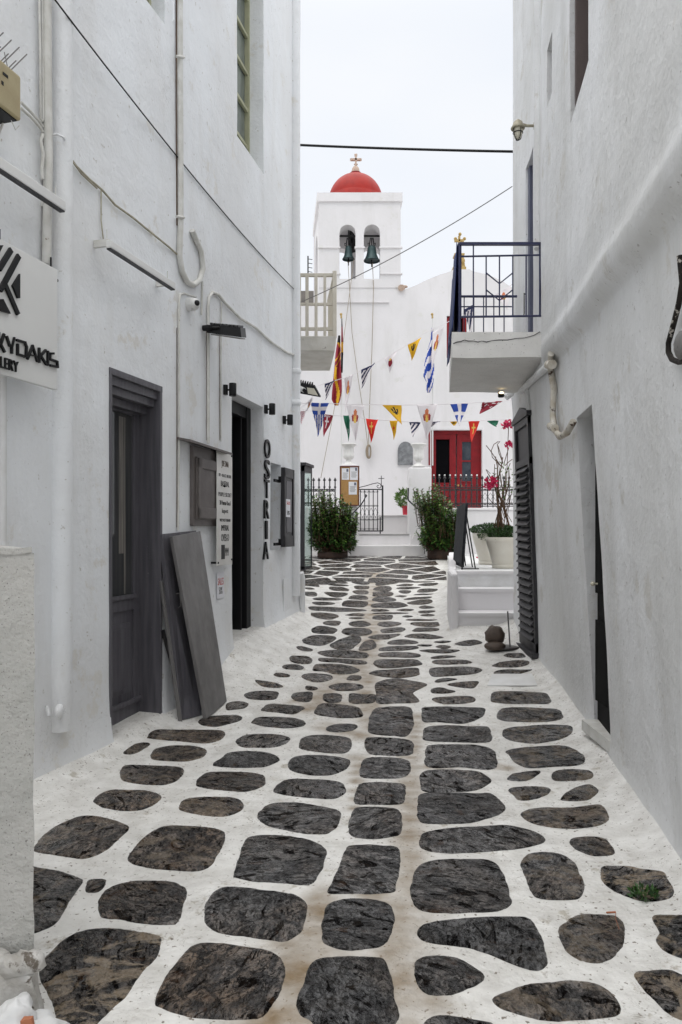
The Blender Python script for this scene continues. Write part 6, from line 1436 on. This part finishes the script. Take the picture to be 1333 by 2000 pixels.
t = shrub('shrub', 'dark green oleander shrub against the right gate pier in front of the red door', c2, fill_px([(952, 838, 852), (962, 818, 862), (975, 820, 872), (990, 826, 900), (1010, 836, 905), (1030, 836, 908), (1048, 818, 905), (1060, 822, 900)], 9.5, 3)+[(806, 962, 3), (812, 952, 3)], .2, 8, .15)
mb = MB(); mb.lathe(c2+Vector((.03, .1, 0)), [(.32, 0), (.34, .03), (.34, .22), (.30, .23)], 26); part('planter_ring', mb, M['barrel'], t)
# display case
dcs = thing('display_case', 'tall glass display case with black frame beyond the left house corner', 'display case', (P(599, 0, 15.3).x, 15.3, hb(15.3)))
YV = 15.3; z0, z1 = P(0, 1111, YV).z, P(0, 909, YV).z; x0, x1, xb_ = P(587, 0, YV).x, P(593.5, 0, YV).x, P(610, 0, 15.9).x
mb = MB(); mb.box((x0-.5, YV, z0), (x0-.45, YV+.05, z1)); mb.box((x1-.05, YV, z0), (x1+.02, YV+.07, z1)); mb.box((xb_-.03, 15.87, z0), (xb_, 15.92, z1))
mb.hexa([(x0-.55, YV-.04, z1), (x1+.05, YV-.04, z1), (xb_+.04, 15.95, z1), (x0-.55, 15.95, z1), (x0-.55, YV-.04, z1+.06), (x1+.05, YV-.04, z1+.06), (xb_+.04, 15.95, z1+.06), (x0-.55, 15.95, z1+.06)])
mb.hexa([(x0-.5, YV, z1-.12), (x1+.02, YV, z1-.12), (xb_, 15.9, z1-.12), (x0-.5, 15.9, z1-.12), (x0-.5, YV, z1), (x1+.02, YV, z1), (xb_, 15.9, z1), (x0-.5, 15.9, z1)])
mb.hexa([(x0-.5, YV, z0-.1), (x1+.02, YV, z0-.1), (xb_, 15.9, z0-.1), (x0-.5, 15.9, z0-.1), (x0-.5, YV, z0+.04), (x1+.02, YV, z0+.04), (xb_, 15.9, z0+.04), (x0-.5, 15.9, z0+.04)])
part('frame', mb, M['greyd'], dcs)
gl = bpy.data.materials.new('clear_glass'); gl.use_nodes = True; nt = gl.node_tree; b_ = nt.nodes['Principled BSDF']; tr_ = nt.nodes.new('ShaderNodeBsdfTransparent'); tr_.inputs[0].default_value = (.80, .88, .86, 1); gs_ = nt.nodes.new('ShaderNodeBsdfGlossy'); gs_.inputs['Roughness'].default_value = .03; mx_ = nt.nodes.new('ShaderNodeMixShader'); fr_ = nt.nodes.new('ShaderNodeFresnel'); fr_.inputs[0].default_value = 1.5
mx_.inputs[0].default_value = .12; nt.links.new(tr_.outputs[0], mx_.inputs[1]); nt.links.new(gs_.outputs[0], mx_.inputs[2]); nt.links.new(mx_.outputs[0], nt.nodes['Material Output'].inputs[0])
mb = MB(); mb.hexa([(x1+.01, YV+.05, z0), (x1+.018, YV+.05, z0), (xb_-.002, 15.88, z0), (xb_-.01, 15.88, z0), (x1+.01, YV+.05, z1-.1), (x1+.018, YV+.05, z1-.1), (xb_-.002, 15.88, z1-.1), (xb_-.01, 15.88, z1-.1)]); part('glass_pane', mb, gl, dcs)
mb = MB(); mb.box((x0-.46, YV+.02, z0), (x1-.04, YV+.03, z1-.1)); part('front_pane', mb, M['bglass'], dcs)
# ================================================================== flags and bunting
def flagpole(px, label):
    t = thing('flagpole', label, 'flagpole', (yx(px), YW+.05, yz(908)), 'flagpoles at the church gate')
    mb = MB(); mb.tube([P(px, 909, YW+.02), P(px, 622, YW+.02)], .016, 8); part('pole', mb, M['signw'], t); mb = MB(); mb.ball(P(px-1, 614, YW+.02), .035, 0, 8); mb.tube([P(px-.5, 622, YW+.02), P(px-.5, 616, YW+.02)], .022, 8); part('pole_top', mb, M['gold'], t)
flagpole(667.5, 'white flagpole above the left urn carrying the red and yellow flag'); flagpole(845.5, 'white flagpole above the right urn carrying the blue and white flag')
def drape(name, rows, Y, pat, mats, label, nu=14, depth=.05):   # rows: (y, xl, xr)
    mb = MB(); ys = frange(rows[0][0], rows[-1][0], 2.0); vs = []; nr = len(ys)
    for j, y in enumerate(ys):
        a = interp(y, [(r[0], r[1]) for r in rows]); b = interp(y, [(r[0], r[2]) for r in rows])
        for i in range(nu+1):
            u = i/nu; vs.append(P(a+(b-a)*u, y, Y+depth*math.sin(u*9+y*.03)*min(1, (b-a)/10)))
    for j in range(nr-1):
        for i in range(nu): mb.f.append([j*(nu+1)+i, j*(nu+1)+i+1, (j+1)*(nu+1)+i+1, (j+1)*(nu+1)+i]); mb.m.append(pat((i+.5)/nu, (j+.5)/nr)); mb.sm.append(True)
    mb.v = [tuple(v) for v in vs]
    o = single(name, mb, mats, label, 'flag'); s_ = o.modifiers.new('solid', 'SOLIDIFY'); s_.thickness = .004; return o
drape('flag', [(640, 843, 847), (665, 841, 847), (690, 834, 847), (715, 829, 848.5), (735, 827.5, 848), (745, 833, 847), (758, 833, 844), (767, 835, 839.5)], YW-.04, lambda u, v: 0 if (u*1.7+v*4.2+.25*math.sin(u*7)) % 1 < .55 else 1, [M['cb'], M['cw']], 'limp blue and white striped Greek flag on the right flagpole')
def byz(u, v):
    k = (v*7+u*.6+.4*math.sin(v*13+u*3)) % 1
    if v < .1: return 2
    if v < .45: return (0, 1, 1, 3)[int(k*4)] 
    return 0 if abs(u-.45-.25*math.sin(v*9)) < .16 else (1 if v < .55 else 3)
drape('flag', [(655, 661, 665), (690, 656, 666), (715, 654, 666), (735, 652, 667), (745, 651, 668), (765, 649, 668), (780, 648, 665), (792, 654, 661)], YW-.06, byz, [M['cy'], M['cm'], M['ck'], M['cm']], 'limp maroon and yellow Byzantine flag hanging in front of the left flagpole')
drape('flag', [(622, 667.5, 669), (660, 667, 670.5), (690, 667, 671), (728, 666.5, 669.5)], YW-.02, lambda u, v: 1 if v < .42 and v > .15 else (0 if .42 <= v < .62 else 2), [M['cy'], M['cm'], M['ck']], 'narrow furled black and yellow flag at the top of the left flagpole')
def pennant(par, A, B_, Cc, kind, label, Y, cut=1.0):
    A3, B3, C3 = P(*A, Y), P(*B_, Y+.02), P(*Cc, Y-.03)
    base = {'greek': 0, 'cross': None}.get(kind)
    cols = {'w': M['cw'], 'b': M['cb'], 'n': M['cn'], 'y': M['cy'], 'r': M['cr'], 'm': M['cm'], 'g': M['cg'], 'k': M['ck'], 'o': M['co'], 'd': M['cgold'], 'p': M['cp']}
    keys = list(cols); mats = [cols[k] for k in keys]
    nu, nv = 18, 26
    cen = (A3+B3)/2; L_ = (B3-A3).length
    def col(u, v):
        x = (u-.5)*(1-v)   # true horizontal coordinate
        y = v
        k = kind
        if k == 'greek':
            if y < .34:
                if abs(x) < .07 or abs(y-.17) < .055: return 'w'
                return 'b'
            return 'b' if int((x+1)*15.5) % 2 else 'w'
        if k == 'greekn': return 'n' if (int((x*1.2+y*.9+1)*5)) % 2 or y < .1 else 'w'
        if k == 'bluecross': return 'w' if abs(x) < .085 or abs(y-.42) < .075 else 'b'
        if k in ('red', 'maroon'):
            b = 'r' if k == 'red' else 'm'; f = 'd' if k == 'red' else 'w'
            if abs(x) < .028 and .12 < y < .62: return f
            if abs(y-.30) < .03 and abs(x) < .14: return f
            if k == 'maroon' and y < .12 and .02 < y and int((x+1)*22) % 2 and abs(x) < .3: return 'w'
            return b
        if k == 'green': 
            if abs(x) < .02 and .5 < y < .68: return 'w'
            if abs(y-.57) < .018 and abs(x) < .06: return 'w'
            return 'g'
        if k == 'yellow':
            if (abs(x) < .03 or abs(y-.38) < .03) and abs(x) < .12 and abs(y-.38) < .13: return 'r'
            return 'y'
        if k == 'eagle':
            if abs(x) < .05 and .1 < y < .5: return 'k'
            if abs(abs(x)-.12) < .04 and .18 < y < .36: return 'k'
            if abs(y-.4) < .04 and abs(x) < .12: return 'k'
            return 'y'
        if k == 'icon':
            if (x/.10)**2+((y-.22)/.09)**2 < 1: return 'o'
            if (x/.05)**2+((y-.22)/.05)**2 < 1: return 'd'
            if (x/.19)**2+((y-.36)/.13)**2 < 1: return 'd' if abs(x) < .05 else ('m' if abs(x) > .1 else 'o')
            return 'w'
        if k == 'iconm':
            if (x/.10)**2+((y-.25)/.07)**2 < 1: return 'd'
            if (x/.17)**2+((y-.45)/.2)**2 < 1: return 'm'
            return 'w'
        if k == 'pink': return 'p' if (int((x*5+y*11+20)*1.2) % 2) else 'w'
        if k == 'plainm': return 'w' if (nz(x*9, y*9, 1) > .35 and y < .5) else 'm'
        return {'plaing': 'g', 'plainn': 'n'}.get(k, 'w')
    mb = MB(); vs = []
    for j in range(nv+1):
        v = j/nv
        for i in range(nu+1):
            u = i/nu; q = A3.lerp(B3, u)*(1-v)+C3*v; ph = A[0]*.7; q.y += .035*math.sin(u*5+v*3+ph)*(1-v*.6)+.05*math.sin(v*3+ph); q.x += .012*math.sin(v*4+ph)*(1-v)*v*4; q.z += .008*math.sin(u*4+ph)*(1-v)
            vs.append(q)
    mb.v = [tuple(q) for q in vs]
    for j in range(nv):
        for i in range(nu): mb.f.append([j*(nu+1)+i, j*(nu+1)+i+1, (j+1)*(nu+1)+i+1, (j+1)*(nu+1)+i]); mb.m.append(keys.index(col((i+.5)/nu, (j+.5)/nv))); mb.sm.append(True)
    used = sorted(set(mb.m)); mb.m = [used.index(k) for k in mb.m]
    o = part('pennant', mb, [mats[k] for k in used], par); o['label'] = label
    s_ = o.modifiers.new('solid', 'SOLIDIFY'); s_.thickness = .003
def bunting(label, pts, Y, pens):
    t = thing('bunting', label, 'bunting', P(*pts[0], Y)); mb = MB(); mb.tube([P(x, y, Y) for x, y in pts], .006, 5); part('string', mb, M['cw'], t)
    for A, B_, Cc, k, lb in pens: pennant(t, A, B_, Cc, k, lb, Y)
bunting('upper bunting string rising from the left floodlight to the right balcony', [(578, 768), (625, 752), (680, 736), (720, 716), (760, 695), (800, 671), (830, 650), (870, 632), (900, 615), (940, 592), (985, 566), (1008, 550)], 14.0,
    [((635, 751), (655, 744), (636, 780), 'greekn', 'crumpled navy and white striped pennant'), ((673, 738), (690, 732), (675, 805), 'icon', 'long narrow white pennant with small icon'), ((706, 723), (733, 710), (707, 758), 'greekn', 'navy and white pennant hanging askew'), ((751, 701), (776, 688), (762, 727), 'iconm', 'white pennant with dark red figure'), ((796, 675), (823, 661), (805, 703), 'eagle', 'yellow pennant with black eagle'),
     ((846, 648), (868, 637), (843, 728), 'icon', 'large pale pennant with icon beside the blue and white flag'), ((905, 606), (924, 597), (922, 655), 'greekn', 'blue and white striped pennant behind the balcony railing'), ((964, 577), (1000, 556), (990, 606), 'icon', 'pale pennant with icon seen through the balcony railing')])
bunting('middle bunting string running level under the balconies, with the large Greek pennant', [(578, 788), (610, 787), (700, 790), (790, 791), (880, 789), (980, 784), (1010, 780)], 12.6,
    [((608, 787), (643, 789), (621, 852), 'greek', 'large blue and white Greek pennant'), ((677, 791), (712, 791), (695, 862), 'icon', 'pale pennant with icon in the middle of the string'), ((747, 790), (785, 790), (785, 830), 'eagle', 'twisted yellow pennant with black emblem'), ((814, 791), (855, 791), (834, 858), 'icon', 'broad white pennant with crowned icon'), ((881, 789), (915, 787), (898, 833), 'bluecross', 'blue pennant with white cross'), ((942, 786), (981, 784), (938, 808), 'plainm', 'folded maroon pennant')])
bunting('lower bunting string sloping right with small green, red and yellow pennants', [(578, 796), (628, 808), (670, 813), (740, 820), (800, 824), (860, 823), (930, 822), (1010, 818)], 13.4,
    [((629, 808), (651, 811), (633, 853), 'maroon', 'maroon pennant with white cross'), ((671, 812), (685, 813), (681, 861), 'green', 'green pennant with pale writing'), ((715, 818), (739, 821), (725, 864), 'red', 'red pennant with yellow cross, left of the two'), ((761, 822), (777, 823), (770, 858), 'yellow', 'small yellow pennant with red cross'), ((800, 823), (822, 824), (807, 854), 'greekn', 'small dark striped pennant above the plaque'), ((841, 824), (860, 825), (841, 834), 'greekn', 'folded striped pennant above the red door'), ((879, 824), (893, 824), (888, 831), 'eagle', 'folded yellow pennant above the red door'), ((916, 823), (937, 822), (922, 864), 'red', 'red pennant with yellow cross in front of the red door'), ((952, 822), (974, 821), (970, 834), 'plaing', 'folded green pennant near the right house')])
mb = MB(); t = thing('bunting', 'short pink and white bunting at the left below the floodlight', 'bunting', P(585, 800, 12)); mb.tube([P(580, 800, 12), P(598, 790, 12), P(612, 774, 12)], .004, 5); part('string', mb, M['cw'], t)
pennant(t, (585, 803), (596, 801), (590, 830), 'pink', 'pink patterned pennant', 12); pennant(t, (602, 786), (612, 776), (594, 812), 'icon', 'narrow pale pennant with reddish icon', 12)
